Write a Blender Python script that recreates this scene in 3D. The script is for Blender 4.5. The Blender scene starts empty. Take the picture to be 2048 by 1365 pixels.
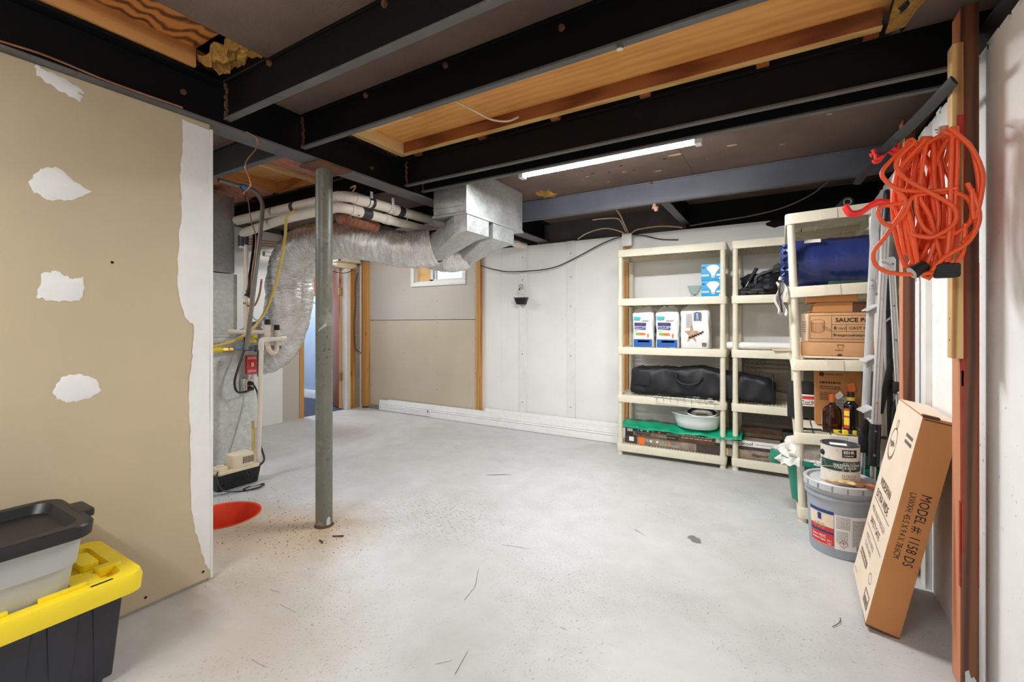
import bpy, bmesh, math, random
from mathutils import Vector, Matrix, noise as mnoise
random.seed(7)
sc = bpy.context.scene
COL = sc.collection
V3 = Vector

# ------------------------------------------------------------------ camera
cam_data = bpy.data.cameras.new('camera')
cam = bpy.data.objects.new('camera', cam_data)
COL.objects.link(cam)
cam.location = (0, 0, 1.2)
cam.rotation_euler = (math.radians(90), 0, math.radians(31))
cam_data.sensor_width = 36.0
cam_data.lens = 900.0 * 36.0 / 2048.0
cam_data.shift_y = -(682.5 - 650.0) / 2048.0
cam_data.clip_start = 0.05
sc.camera = cam

# ------------------------------------------------------------------ world (daylight outside the small window)
world = bpy.data.worlds.new('world'); sc.world = world
world.use_nodes = True
wn = world.node_tree.nodes['Background']
wn.inputs[0].default_value = (0.80, 0.88, 1.0, 1)
wn.inputs[1].default_value = 1.6

sc.view_settings.view_transform = 'Standard'
sc.view_settings.look = 'None'
sc.view_settings.gamma = 1
sc.view_settings.use_curve_mapping = False
sc.view_settings.exposure = 0.0
sc.cycles.max_bounces = 7; sc.cycles.diffuse_bounces = 5; sc.cycles.glossy_bounces = 3; sc.cycles.transmission_bounces = 4
sc.cycles.use_light_tree = False; sc.cycles.caustics_reflective = False; sc.cycles.caustics_refractive = False

def area_light(name, loc, sx, sy, power, color, rot=(0, 0, 0)):
    d = bpy.data.lights.new(name, 'AREA'); d.shape = 'RECTANGLE'
    d.size = sx; d.size_y = sy; d.energy = power; d.color = color
    o = bpy.data.objects.new(name, d); COL.objects.link(o)
    o.location = loc; o.rotation_euler = rot
    return o
# glow of the fluorescent tubes (all but the first added; each sits just under its own fixture, built further down)
TUBE = (0.945, 0.975, 1.0)
area_light('tube_glow', (-0.99, 2.75, 2.222), 1.14, 0.05, 52, TUBE)
area_light('tube_glow', (-1.35, -0.75, 2.222), 1.14, 0.05, 42, TUBE)  # added fill behind the camera, out of view
area_light('tube_glow', (-1.35, -2.35, 2.222), 1.14, 0.05, 20, TUBE)  # second added fill, far behind the camera
area_light('tube_glow', (-3.75, 0.35, 2.222), 0.05, 1.14, 20, TUBE)  # added fill for the furnace corner, unseen behind the partition
area_light('tube_glow', (-4.15, 3.5, 2.222), 1.14, 0.05, 15, TUBE)  # added fill for the far left corner, hidden by the ducts
area_light('room_fill', (-6.6, 3.7, 2.2), 0.5, 0.5, 45, (0.9, 0.95, 1.0))  # added light for the room beyond the doorway, source unseen

# ------------------------------------------------------------------ materials
MATS = {}
def nm(name):
    m = bpy.data.materials.new(name); m.use_nodes = True
    nt = m.node_tree; b = nt.nodes['Principled BSDF']
    MATS[name] = m
    return m, nt, b
def lin(c):
    return tuple((x/12.92 if x <= .04045 else ((x+.055)/1.055)**2.4) for x in (v/255.0 for v in c))
def node(nt, t, **kw):
    n = nt.nodes.new(t)
    for k, v in kw.items():
        if k in n.inputs.keys(): n.inputs[k].default_value = v
        else: setattr(n, k, v)
    return n
def coord(nt, scale=(1, 1, 1), rot=(0, 0, 0), kind='Object'):
    tc = nt.nodes.new('ShaderNodeTexCoord'); mp = nt.nodes.new('ShaderNodeMapping')
    mp.inputs['Scale'].default_value = scale; mp.inputs['Rotation'].default_value = rot
    nt.links.new(tc.outputs[kind], mp.inputs['Vector'])
    return mp.outputs[0]
def noise(nt, vec, scale, detail=4, rough=.55):
    n = node(nt, 'ShaderNodeTexNoise'); n.inputs['Scale'].default_value = scale
    n.inputs['Detail'].default_value = detail; n.inputs['Roughness'].default_value = rough
    nt.links.new(vec, n.inputs['Vector']); return n.outputs['Fac']
def ramp(nt, fac, stops):
    r = nt.nodes.new('ShaderNodeValToRGB'); e = r.color_ramp.elements
    while len(e) < len(stops): e.new(.5)
    for el, (p, c) in zip(e, stops):
        el.position = p; el.color = (c, c, c, 1) if isinstance(c, (int, float)) else (*c[:3], 1)
    nt.links.new(fac, r.inputs[0]); return r.outputs[0]
def mix(nt, fac, a, b, mode='MIX'):
    m = nt.nodes.new('ShaderNodeMix'); m.data_type = 'RGBA'; m.blend_type = mode
    for s, v in ((m.inputs[0], fac), (m.inputs[6], a), (m.inputs[7], b)):
        if hasattr(v, 'links'): nt.links.new(v, s)
        elif isinstance(v, (int, float)): s.default_value = v if s == m.inputs[0] else (v, v, v, 1)
        else: s.default_value = (*v[:3], 1)
    return m.outputs[2]
def bump(nt, b, h, strength=.3, dist=.01):
    n = nt.nodes.new('ShaderNodeBump'); n.inputs['Strength'].default_value = strength
    n.inputs['Distance'].default_value = dist
    nt.links.new(h, n.inputs['Height']); nt.links.new(n.outputs[0], b.inputs['Normal'])
def plain(name, rgb, rough=.55, metal=0, var=.12, scale=9, bmp=.0, bscale=60, spec=None, alpha=None, trans=0):
    m, nt, b = nm(name); c = lin(rgb); v = coord(nt)
    f = noise(nt, v, scale)
    lo = tuple(x*(1-var) for x in c); hi = tuple(min(1, x*(1+var)) for x in c)
    nt.links.new(ramp(nt, f, [(.3, lo), (.7, hi)]), b.inputs['Base Color'])
    b.inputs['Roughness'].default_value = rough; b.inputs['Metallic'].default_value = metal
    if spec is not None: b.inputs['Specular IOR Level'].default_value = spec
    if trans: b.inputs['Transmission Weight'].default_value = trans
    if bmp: bump(nt, b, noise(nt, v, bscale), bmp, .004)
    return m
def speckled(name, rgb, dark, amount=.62, sscale=55, rough=.7, var=.1, bscale=25, bmp=.25, big=None, bigscale=1.2, spec=.5):
    """painted surface with small specks/chips and larger stains"""
    m, nt, b = nm(name); c = lin(rgb); v = coord(nt)
    f = noise(nt, v, 3.0, 6)
    base = ramp(nt, f, [(.3, tuple(x*(1-var) for x in c)), (.7, tuple(min(1, x*(1+var)) for x in c))])
    if big is not None:
        g = noise(nt, v, bigscale, 7, .65)
        base = mix(nt, ramp(nt, g, [(.54, 0.0), (.72, .75)]), base, lin(big))
    s = noise(nt, v, sscale, 3, .6)
    zone = noise(nt, v, 2.1, 3)
    sp = ramp(nt, s, [(amount, 0.0), (amount+.05, .8)])
    sp = mix(nt, 1.0, sp, ramp(nt, zone, [(.45, .15), (.62, 1.0)]), 'MULTIPLY')
    base = mix(nt, sp, base, lin(dark))
    nt.links.new(base, b.inputs['Base Color'])
    b.inputs['Roughness'].default_value = rough; b.inputs['Specular IOR Level'].default_value = spec
    bump(nt, b, noise(nt, v, bscale, 5), bmp, .006)
    return m
def wood(name, light, dark, axis=0, scale=3.0, rough=.6, knots=True, ring=9.0):
    m, nt, b = nm(name)
    sc3 = [ring, ring, ring]; sc3[axis] = ring*.07
    v = coord(nt, tuple(sc3))
    f = noise(nt, v, scale, 6, .6)
    w = node(nt, 'ShaderNodeTexWave'); w.inputs['Scale'].default_value = .9; w.inputs['Distortion'].default_value = 7
    w.inputs['Detail'].default_value = 3; nt.links.new(v, w.inputs['Vector'])
    ff = mix(nt, .5, f, w.outputs['Fac'])
    col = ramp(nt, ff, [(.25, lin(dark)), (.6, lin(light))])
    if knots:
        k = node(nt, 'ShaderNodeTexVoronoi'); k.inputs['Scale'].default_value = 1.0
        s2 = [7, 7, 7]; s2[axis] = 2.2
        nt.links.new(coord(nt, tuple(s2)), k.inputs['Vector'])
        col = mix(nt, ramp(nt, k.outputs['Distance'], [(.05, .8), (.13, 0.0)]), col, tuple(x*.35 for x in lin(dark)))
    nt.links.new(col, b.inputs['Base Color']); b.inputs['Roughness'].default_value = rough
    bump(nt, b, f, .15, .002)
    return m

# floor: worn light grey paint over concrete
def floor_mat():
    m, nt, b = nm('floor_paint'); v = coord(nt)
    f1 = noise(nt, v, 1.1, 7, .6); f2 = noise(nt, v, 7, 6, .6)
    base = ramp(nt, f1, [(.3, lin((176, 175, 171))), (.55, lin((195, 195, 193))), (.75, lin((204, 204, 202)))])
    base = mix(nt, .25, base, ramp(nt, f2, [(.3, lin((178, 176, 172))), (.7, lin((212, 212, 210)))]))
    # bluish repainted patches
    g = noise(nt, v, .55, 2, .4)
    base = mix(nt, ramp(nt, g, [(.56, 0.0), (.60, .35)]), base, lin((206, 207, 205)))
    # tan dirt around the post and the pit (a radial stain with its own ragged shape)
    def stain(cx, cy, r, col, amt, base, stretch=(1, 1)):
        tc = nt.nodes.new('ShaderNodeTexCoord'); mp = nt.nodes.new('ShaderNodeMapping')
        mp.inputs['Location'].default_value = (-cx*stretch[0], -cy*stretch[1], 0)
        mp.inputs['Scale'].default_value = (stretch[0], stretch[1], 0)
        nt.links.new(tc.outputs['Object'], mp.inputs[0])
        L = nt.nodes.new('ShaderNodeVectorMath'); L.operation = 'LENGTH'; nt.links.new(mp.outputs[0], L.inputs[0])
        ad = nt.nodes.new('ShaderNodeMath'); ad.operation = 'MULTIPLY_ADD'
        nt.links.new(noise(nt, v, 9, 7, .75), ad.inputs[0]); ad.inputs[1].default_value = r*1.5
        nt.links.new(L.outputs['Value'], ad.inputs[2])
        k = ramp(nt, ad.outputs[0], [(min(.9, r*1.1), amt), (min(.99, r*2.3), 0.0)])
        return mix(nt, k, base, lin(col))
    base = stain(-2.38, 1.62, .33, (172, 144, 110), .9, base)
    base = stain(-2.72, 1.28, .3, (180, 154, 122), .8, base)
    base = stain(-2.2, 1.25, .34, (180, 164, 144), .75, base)
    base = stain(-1.72, .95, .34, (182, 168, 152), .7, base)
    base = stain(-4.15, 3.3, .38, (166, 158, 142), .6, base)
    base = stain(-.35, 1.5, .3, (214, 214, 212), .5, base)
    base = stain(-2.95, 1.52, .22, (170, 140, 110), .6, base)
    scuff = stain(-1.85, 2.2, .34, (255, 255, 255), 1.0, (0, 0, 0), (.8, 1.2))
    # dark scuffs: fine short specks gathered in zones
    s = noise(nt, coord(nt, (60, 140, 1), (0, 0, .5)), 1.0, 3, .6)
    zone = noise(nt, v, 1.3, 4, .6)
    sp = mix(nt, 1.0, ramp(nt, s, [(.62, 0.0), (.67, .8)]), ramp(nt, zone, [(.46, .06), (.62, 1.0)]), 'MULTIPLY')
    base = mix(nt, sp, base, lin((92, 88, 84)))
    s3 = noise(nt, coord(nt, (34, 90, 1), (0, 0, .75)), 1.0, 4, .7)
    base = mix(nt, mix(nt, 1.0, ramp(nt, s3, [(.55, 0.0), (.62, .8)]), scuff, 'MULTIPLY'), base, lin((104, 102, 100)))
    s2 = noise(nt, coord(nt, (110, 45, 1), (0, 0, -.6)), 1.0, 2, .6)
    sp2 = mix(nt, 1.0, ramp(nt, s2, [(.63, 0.0), (.68, .7)]), ramp(nt, noise(nt, v, 1.9, 4, .6), [(.46, .05), (.60, 1.0)]), 'MULTIPLY')
    base = mix(nt, sp2, base, lin((120, 104, 90)))
    nt.links.new(base, b.inputs['Base Color'])
    nt.links.new(ramp(nt, f2, [(.3, .55), (.7, .42)]), b.inputs['Roughness'])
    bump(nt, b, noise(nt, v, 30, 8), .12, .004)
floor_mat()
speckled('concrete_white', (241, 240, 237), (120, 116, 110), .70, 48, .75, .03, 14, .35)
speckled('concrete_white_rough', (242, 241, 238), (98, 96, 92), .66, 40, .75, .05, 9, .55)
speckled('concrete_grey', (150, 141, 129), (90, 84, 78), .55, 60, .85, .15, 40, .5)
plain('paint_white', (238, 237, 234), .5, 0, .04, 12, .1, 40)
plain('drywall_tan', (188, 171, 142), .85, 0, .05, 1.6, .08, 180)
plain('drywall_grey', (196, 188, 178), .85, 0, .04, 1.6, .06, 180)
plain('drywall_beige', (200, 186, 164), .85, 0, .05, 1.6, .06, 180)
plain('joint_compound', (226, 224, 221), .8, 0, .03, 14, .35, 22)
plain('blue_wall', (166, 184, 206), .7, 0, .05, 2)
plain('carpet_navy', (62, 68, 88), .95, 0, .3, 120, .4, 200)
speckled('steel_black', (10, 10, 12), (48, 32, 24), .72, 30, .6, .25, 35, .15, spec=.22)
speckled('steel_flange_grey', (92, 91, 90), (92, 62, 46), .60, 22, .7, .22, 35, .2)  # lighter grey for the bottom flanges
speckled('steel_worn_lit', (100, 105, 118), (110, 84, 66), .66, 16, .45, .2, 22, .15)  # pale blue-grey carries the tube's light on the rear joist's web
speckled('steel_rusty', (82, 82, 86), (110, 74, 52), .56, 16, .5, .3, 22, .2, (104, 70, 50), 5)
plain('rust', (104, 66, 46), .85, 0, .3, 30, .4, 60)
speckled('deck_brown', (104, 86, 77), (150, 140, 128), .74, 34, .9, .22, 60, .3)
def plywood(name, c1, c2, rot=0, s=1.6, contrast=.5):
    m, nt, b = nm(name)
    v = coord(nt, (.8*s, 3.2*s, 3.2*s), (0, 0, rot))
    n1 = noise(nt, v, 2.2, 8, .65)
    w = node(nt, 'ShaderNodeTexWave'); w.wave_type = 'RINGS'; w.inputs['Scale'].default_value = 1.1
    w.inputs['Distortion'].default_value = 9; w.inputs['Detail'].default_value = 1.2; w.inputs['Detail Scale'].default_value = .7
    nt.links.new(v, w.inputs['Vector'])
    f = mix(nt, contrast, n1, w.outputs['Fac'])
    nt.links.new(ramp(nt, f, [(.2, lin(c2)), (.62, lin(c1))]), b.inputs['Base Color'])
    b.inputs['Roughness'].default_value = .6
    bump(nt, b, f, .1, .002)
plywood('plywood', (232, 170, 94), (204, 132, 62), 0, 1.8, .14)
plywood('plywood_figured', (206, 132, 66), (96, 50, 18), 1.57, 4.6, .58)
wood('lumber_x', (214, 152, 88), (172, 106, 52), 0)
wood('lumber_y', (214, 154, 92), (176, 112, 58), 1)
wood('lumber_z', (206, 152, 84), (168, 112, 52), 2)
wood('lumber_pale', (232, 196, 136), (206, 160, 98), 1, knots=False)
wood('lumber_pale_x', (236, 194, 128), (214, 164, 98), 0, knots=False)
wood('lumber_brown_x', (158, 94, 50), (118, 62, 28), 0)
wood('stud_brown', (118, 72, 46), (74, 42, 28), 2, 2.5)
wood('stud_yellow', (214, 178, 120), (160, 112, 62), 2, 2.5)
wood('door_wood', (158, 92, 66), (120, 60, 42), 2, 2.0, .35, False, 12)
wood('red_stud', (204, 136, 100), (158, 84, 58), 2, 2.0)
plain('red_marker', (168, 46, 32), .7, 0, .25, 18)
speckled('post_paint', (106, 105, 94), (40, 36, 32), .59, 46, .4, .12, 60, .2, (150, 148, 138), 7)
def galv(name, rgb, rough=.42, metal=.65):
    m, nt, b = nm(name); v = coord(nt)
    vo = node(nt, 'ShaderNodeTexVoronoi'); vo.inputs['Scale'].default_value = 42; nt.links.new(v, vo.inputs['Vector'])
    n = noise(nt, v, 5, 6, .65); c = lin(rgb)
    f = mix(nt, .7, vo.outputs['Color'], n)
    nt.links.new(ramp(nt, f, [(.25, tuple(x*.78 for x in c)), (.7, tuple(min(1, x*1.15) for x in c))]), b.inputs['Base Color'])
    b.inputs['Metallic'].default_value = metal; nt.links.new(ramp(nt, n, [(.3, rough-.1), (.7, rough+.14)]), b.inputs['Roughness'])
galv('galvanized', (196, 198, 196))
galv('furnace_metal', (214, 218, 212), .5, .08)
galv('plenum_metal', (164, 166, 168), .55, .4)
def foil():
    m, nt, b = nm('duct_foil')
    at_ = nt.nodes.new('ShaderNodeAttribute'); at_.attribute_name = 'duct'
    def mp(sc3):
        k = nt.nodes.new('ShaderNodeMapping'); k.inputs['Scale'].default_value = sc3
        nt.links.new(at_.outputs['Vector'], k.inputs[0]); return k.outputs[0]
    w1 = noise(nt, mp((95, 2.2, 2.2)), 1.0, 5, .65)       # fine creases running round the duct
    w2 = noise(nt, mp((22, 1.6, 1.6)), 1.0, 4, .6)
    n2 = noise(nt, mp((5, 1, 1)), 1.0, 3, .6)
    nt.links.new(ramp(nt, n2, [(.3, lin((224, 220, 214))), (.7, lin((252, 251, 249)))]), b.inputs['Base Color'])
    b.inputs['Metallic'].default_value = .68
    nt.links.new(ramp(nt, w1, [(.3, .14), (.7, .34)]), b.inputs['Roughness'])
    bump(nt, b, mix(nt, .4, w1, w2), .9, .02)
foil()
plain('pvc', (226, 216, 202), .35, 0, .05, 10)
plain('pvc_primer', (46, 44, 50), .5, 0, .3, 30)
plain('rubber_black', (22, 22, 24), .6, 0, .2, 30)
plain('plastic_black', (25, 25, 27), .42, 0, .15, 14, .1, 120)
plain('plastic_charcoal', (38, 38, 46), .38, 0, .12, 6, .05, 150)
plain('plastic_yellow', (244, 214, 34), .38, 0, .05, 6)
plain('plastic_greytote', (176, 178, 176), .42, 0, .04, 6)
plain('plastic_beige', (222, 214, 192), .45, 0, .05, 9, .05, 150)
plain('plastic_cream', (232, 218, 190), .45, 0, .05, 9)
plain('plastic_green', (24, 128, 104), .35, 0, .15, 6)
plain('plastic_teal', (64, 166, 186), .3, 0, .15, 6)
plain('red_orange_plastic', (226, 66, 34), .5, 0, .14, 8)
plain('red_box', (206, 44, 42), .45, 0, .1, 10)
plain('red_rubber', (232, 40, 34), .35, 0, .08, 10)
plain('cord_orange', (240, 92, 44), .35, 0, .06, 10)
plain('vinyl_yellow', (212, 180, 96), .3, 0, .1, 10)
plain('gas_yellow', (236, 206, 40), .4, 0, .08, 10)
plain('brass', (196, 160, 90), .35, .8, .12, 14)
plain('copper', (168, 118, 90), .45, .6, .15, 20)
plain('chrome', (205, 205, 205), .2, .9, .05, 10)
plain('aluminium', (214, 215, 216), .38, .35, .06, 12)
plain('conduit_grey', (128, 124, 116), .45, .2, .2, 12)
plain('blue_plastic', (60, 140, 214), .4, 0, .1, 12)
plain('white_plastic', (238, 237, 234), .4, 0, .03, 10)
plain('cable_cream', (226, 200, 172), .5, 0, .08, 14)
plain('cable_black', (40, 38, 38), .5, 0, .1, 14)
def fluffy(name, c1, c2, c3, s=26):
    m, nt, b = nm(name); v = coord(nt)
    n = noise(nt, v, s, 9, .75); n2 = noise(nt, v, 5, 5, .6)
    col = ramp(nt, n, [(.3, lin(c2)), (.6, lin(c1))])
    col = mix(nt, ramp(nt, n2, [(.55, 0.0), (.7, .7)]), col, lin(c3))
    nt.links.new(col, b.inputs['Base Color']); b.inputs['Roughness'].default_value = .95
    bump(nt, b, n, .9, .02)
fluffy('insulation_pink', (238, 168, 146), (214, 132, 110), (182, 84, 70))
fluffy('insulation_yellow', (214, 162, 78), (120, 78, 30), (70, 44, 20))
plain('cardboard', (202, 154, 108), .85, 0, .05, 6, .06, 90)
plain('cardboard_side', (188, 128, 76), .85, 0, .06, 6, .06, 90)
plain('cardboard_pale', (232, 212, 190), .85, 0, .04, 6, .06, 90)
plain('cardboard_dark', (92, 56, 34), .9, 0, .2, 12)
plain('ink_black', (34, 30, 30), .8, 0, .05, 10)
plain('ink_brown', (78, 50, 32), .8, 0, .1, 10)
plain('ink_grey', (120, 106, 94), .8, 0, .1, 10)
plain('ink_white', (240, 240, 238), .7, 0, .02, 10)
plain('paper_white', (238, 236, 232), .75, 0, .03, 10)
plain('paper_grey', (186, 182, 176), .75, 0, .06, 20)
plain('print_navy', (26, 58, 118), .5, 0, .06, 10)
plain('print_blue', (34, 96, 176), .45, 0, .06, 10)
plain('print_cyan', (32, 158, 214), .45, 0, .08, 10)
plain('print_teal', (60, 182, 190), .5, 0, .06, 10)
plain('print_red', (206, 54, 50), .5, 0, .06, 10)
plain('print_orange', (240, 120, 40), .5, 0, .06, 10)
plain('print_green', (126, 190, 62), .5, 0, .06, 10)
plain('print_tan', (186, 150, 122), .6, 0, .2, 30)
plain('print_forest', (30, 66, 54), .45, 0, .08, 10)
plain('print_yellow', (236, 206, 60), .5, 0, .06, 10)
plain('glow_white_bag', (232, 231, 229), .3, 0, .05, 12, .5, 22)
plain('bag_black', (20, 21, 27), .55, 0, .2, 5, .35, 30)
plain('bag_grey', (74, 74, 78), .6, 0, .3, 9, .4, 30)
plain('nylon_blue', (36, 50, 108), .3, 0, .14, 6, .7, 28)
plain('nylon_blue_light', (128, 150, 204), .35, 0, .2, 30, .7, 40)
plain('bubble_green', (16, 150, 112), .2, 0, .2, 8, .8, 70)
plain('basin_white', (222, 232, 228), .3, 0, .04, 8)
plain('rubber_navy', (44, 46, 62), .5, 0, .1, 10)
plain('bucket_grey', (158, 164, 172), .4, 0, .06, 8)
plain('lid_grey', (190, 192, 194), .4, 0, .08, 20, .1, 40)
plain('can_label', (226, 218, 206), .4, 0, .06, 14)
plain('can_lid', (70, 76, 92), .3, .5, .12, 12)
plain('rag_white', (216, 208, 200), .9, 0, .2, 14, .5, 30)
plain('bristle', (184, 112, 80), .8, 0, .35, 60, .5, 120)
plain('bottle_amber', (58, 26, 10), .08, 0, .3, 12)
plain('bottle_black', (16, 12, 14), .08, 0, .2, 10)
plain('laminate_grey', (150, 132, 116), .6, 0, .3, 14)
plain('laminate_brown', (122, 84, 62), .6, 0, .35, 22)
plain('laminate_dark', (70, 56, 52), .6, 0, .3, 22)
plain('brown_flex', (140, 84, 62), .6, 0, .2, 30)
plain('membrane', (20, 21, 24), .5, 0, .2, 8, .3, 30)
plain('clay', (200, 160, 130), .9, 0, .2, 30)
plain('dark_hole', (14, 12, 11), .95, 0, .1, 10)
def glass(name, rgb=(240, 246, 248), rough=.02):
    m, nt, b = nm(name); f = noise(nt, coord(nt), 3)
    c = lin(rgb); nt.links.new(ramp(nt, f, [(0, c), (1, c)]), b.inputs['Base Color'])
    b.inputs['Transmission Weight'].default_value = 1; b.inputs['Roughness'].default_value = rough; b.inputs['IOR'].default_value = 1.1
glass('glass_clear'); glass('glass_jar', (226, 236, 236), .05)
plain('snow', (236, 240, 246), .9, 0, .05, 3, .3, 8)
def emit(name, rgb, s):
    m, nt, b = nm(name)
    b.inputs['Base Color'].default_value = (*lin(rgb), 1)
    b.inputs['Emission Color'].default_value = (*lin(rgb), 1); b.inputs['Emission Strength'].default_value = s
emit('tube_light', (255, 253, 250), 45.0)

# ------------------------------------------------------------------ mesh helpers
class G:
    def __init__(self): self.v = []; self.f = []
    def add(self, vs, fs):
        o = len(self.v); self.v += [tuple(p) for p in vs]; self.f += [tuple(i+o for i in f) for f in fs]
        return self
    def box(self, x0, y0, z0, x1, y1, z1):
        vs = [(x, y, z) for z in (z0, z1) for y in (y0, y1) for x in (x0, x1)]
        return self.add(vs, [(0, 2, 3, 1), (4, 5, 7, 6), (0, 1, 5, 4), (2, 6, 7, 3), (0, 4, 6, 2), (1, 3, 7, 5)])
    def obox(self, o, a, b, c):
        o, a, b, c = V3(o), V3(a), V3(b), V3(c)
        vs = [o + a*i + b*j + c*k for k in (0, 1) for j in (0, 1) for i in (0, 1)]
        return self.add(vs, [(0, 2, 3, 1), (4, 5, 7, 6), (0, 1, 5, 4), (2, 6, 7, 3), (0, 4, 6, 2), (1, 3, 7, 5)])
    def prism(self, poly, a, b, axis):
        """poly: 2-D points in the plane normal to axis, swept from a to b"""
        n = len(poly)
        def P(p, t):
            return {0: (t, p[0], p[1]), 1: (p[0], t, p[1]), 2: (p[0], p[1], t)}[axis]
        vs = [P(p, a) for p in poly] + [P(p, b) for p in poly]
        fs = [tuple(range(n))[::-1], tuple(range(n, 2*n))] + [(i, (i+1) % n, n+(i+1) % n, n+i) for i in range(n)]
        return self.add(vs, fs)
    def tube(self, pts, r, n=8, caps=True, closed=False):
        pts = [V3(p) for p in pts]; N = len(pts); up = None; vs = []
        for i, p in enumerate(pts):
            if closed: t = pts[(i+1) % N] - pts[i-1]
            else: t = pts[min(i+1, N-1)] - pts[max(i-1, 0)]
            t = t.normalized() if t.length > 1e-9 else V3((0, 0, 1))
            if up is None: up = t.orthogonal().normalized()
            else:
                up = up - t*up.dot(t)
                up = up.normalized() if up.length > 1e-6 else t.orthogonal().normalized()
            s = t.cross(up); rr = r[i] if isinstance(r, (list, tuple)) else (r(i/(N-1)) if callable(r) else r)
            vs += [p + (up*math.cos(2*math.pi*k/n) + s*math.sin(2*math.pi*k/n))*rr for k in range(n)]
        fs = []
        for i in range(N if closed else N-1):
            j = (i+1) % N
            fs += [(i*n+k, i*n+(k+1) % n, j*n+(k+1) % n, j*n+k) for k in range(n)]
        if caps and not closed: fs += [tuple(range(n))[::-1], tuple(range((N-1)*n, N*n))]
        return self.add(vs, fs)
    def cyl(self, p0, p1, r0, r1=None, n=16): return self.tube([p0, p1], [r0, r0 if r1 is None else r1], n)
    def lathe(self, prof, c=(0, 0, 0), n=32, close=False):
        vs = []; m = len(prof)
        for k in range(n):
            a = 2*math.pi*k/n
            vs += [(c[0]+r*math.cos(a), c[1]+r*math.sin(a), c[2]+z) for r, z in prof]
        fs = [(k*m+i, ((k+1) % n)*m+i, ((k+1) % n)*m+i+1, k*m+i+1) for k in range(n) for i in range(m-1)]
        if close: fs += [(k*m+m-1, ((k+1) % n)*m+m-1, ((k+1) % n)*m, k*m) for k in range(n)]
        return self.add(vs, fs)
    def disc(self, c, r, n=24, axis=2):
        vs = []
        for k in range(n):
            a, b = r*math.cos(2*math.pi*k/n), r*math.sin(2*math.pi*k/n)
            vs.append((V3(c) + V3({0: (0, a, b), 1: (a, 0, b), 2: (a, b, 0)}[axis])))
        return self.add(vs, [tuple(range(n))])
    def rrect(self, x0, y0, x1, y1, r, z0, z1, taper=0, n=5):
        """rounded-corner block; taper shrinks the bottom"""
        def ring(e, z):
            out = []
            for cx, cy, a0 in ((x1-r, y1-r, 0), (x0+r, y1-r, 90), (x0+r, y0+r, 180), (x1-r, y0+r, 270)):
                for k in range(n+1):
                    a = math.radians(a0 + 90*k/n); out.append((cx+r*math.cos(a), cy+r*math.sin(a), z))
            mx, my = (x0+x1)/2, (y0+y1)/2
            if e:
                sx = 1-2*e/(x1-x0); sy = 1-2*e/(y1-y0)
                out = [(mx+(p[0]-mx)*sx, my+(p[1]-my)*sy, z) for p in out]
            return out
        a, b = ring(taper, z0), ring(0, z1); m = len(a)
        return self.add(a+b, [tuple(range(m))[::-1], tuple(range(m, 2*m))] + [(i, (i+1) % m, m+(i+1) % m, m+i) for i in range(m)])
    def rings(self, rings, cap0=True, cap1=True):
        m = len(rings[0]); vs = [p for r in rings for p in r]
        fs = [(i*m+k, i*m+(k+1) % m, (i+1)*m+(k+1) % m, (i+1)*m+k) for i in range(len(rings)-1) for k in range(m)]
        if cap0: fs.append(tuple(range(m))[::-1])
        if cap1: fs.append(tuple(range((len(rings)-1)*m, len(rings)*m)))
        return self.add(vs, fs)
    def grid(self, fn, nu, nv):
        vs = [fn(i/nu, j/nv) for j in range(nv+1) for i in range(nu+1)]
        return self.add(vs, [(j*(nu+1)+i, j*(nu+1)+i+1, (j+1)*(nu+1)+i+1, (j+1)*(nu+1)+i) for j in range(nv) for i in range(nu)])
    def xf(self, M): self.v = [tuple(M @ V3(p)) for p in self.v]; return self
    def map(self, fn): self.v = [tuple(fn(V3(p))) for p in self.v]; return self

def spline(pts, n=8, closed=False):
    """Catmull-Rom through pts"""
    P = [V3(p) for p in pts]; out = []; N = len(P)
    for i in range(N if closed else N-1):
        g = (lambda k: P[k % N]) if closed else (lambda k: P[max(0, min(N-1, k))])
        a, b, c, d = g(i-1), g(i), g(i+1), g(i+2)
        for k in range(n):
            t = k/n
            out.append(.5*((2*b) + (c-a)*t + (2*a-5*b+4*c-d)*t*t + (3*b-a-3*c+d)*t**3))
    if not closed: out.append(P[-1])
    return out

def props(o, label=None, cat=None, group=None, kind=None):
    if label: o['label'] = label
    if cat: o['category'] = cat
    if group: o['group'] = group
    if kind: o['kind'] = kind
    return o
def obj(name, g, mat, parent=None, label=None, cat=None, group=None, kind=None, smooth=0, bevel=0, local=False):
    """one mesh object. Points are world points (or the parent's own space with local=True)."""
    me = bpy.data.meshes.new(name); vs = g.v
    o = bpy.data.objects.new(name, me)
    off = V3((0, 0, 0))
    if parent is None:
        xs, ys, zs = zip(*vs); off = V3(((min(xs)+max(xs))/2, (min(ys)+max(ys))/2, min(zs))); o.location = off
    elif not local:
        p = parent; off = V3(p.location)
        while p.parent is not None: p = p.parent; off += V3(p.location)
    me.from_pydata([tuple(V3(p)-off) for p in vs], [], g.f)
    bm = bmesh.new(); bm.from_mesh(me)
    bmesh.ops.recalc_face_normals(bm, faces=bm.faces)
    if bevel:
        ed = [e for e in bm.edges if len(e.link_faces) == 2 and e.calc_face_angle(0) > .6]
        bmesh.ops.bevel(bm, geom=ed, offset=bevel, segments=2, profile=.6, affect='EDGES', clamp_overlap=True)
    bm.to_mesh(me); bm.free()
    if smooth or bevel:
        me.shade_smooth(); me.set_sharp_from_angle(angle=math.radians(smooth if smooth else 35))
    me.materials.append(MATS[mat])
    COL.objects.link(o)
    if parent is not None: o.parent = parent
    return props(o, label, cat, group, kind)
def thing(name, label, cat, loc=(0, 0, 0), rot=(0, 0, 0), group=None, kind=None):
    o = bpy.data.objects.new(name, None); COL.objects.link(o)
    o.location = loc; o.rotation_euler = rot; o.empty_display_size = .05
    return props(o, label, cat, group, kind)
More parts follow.
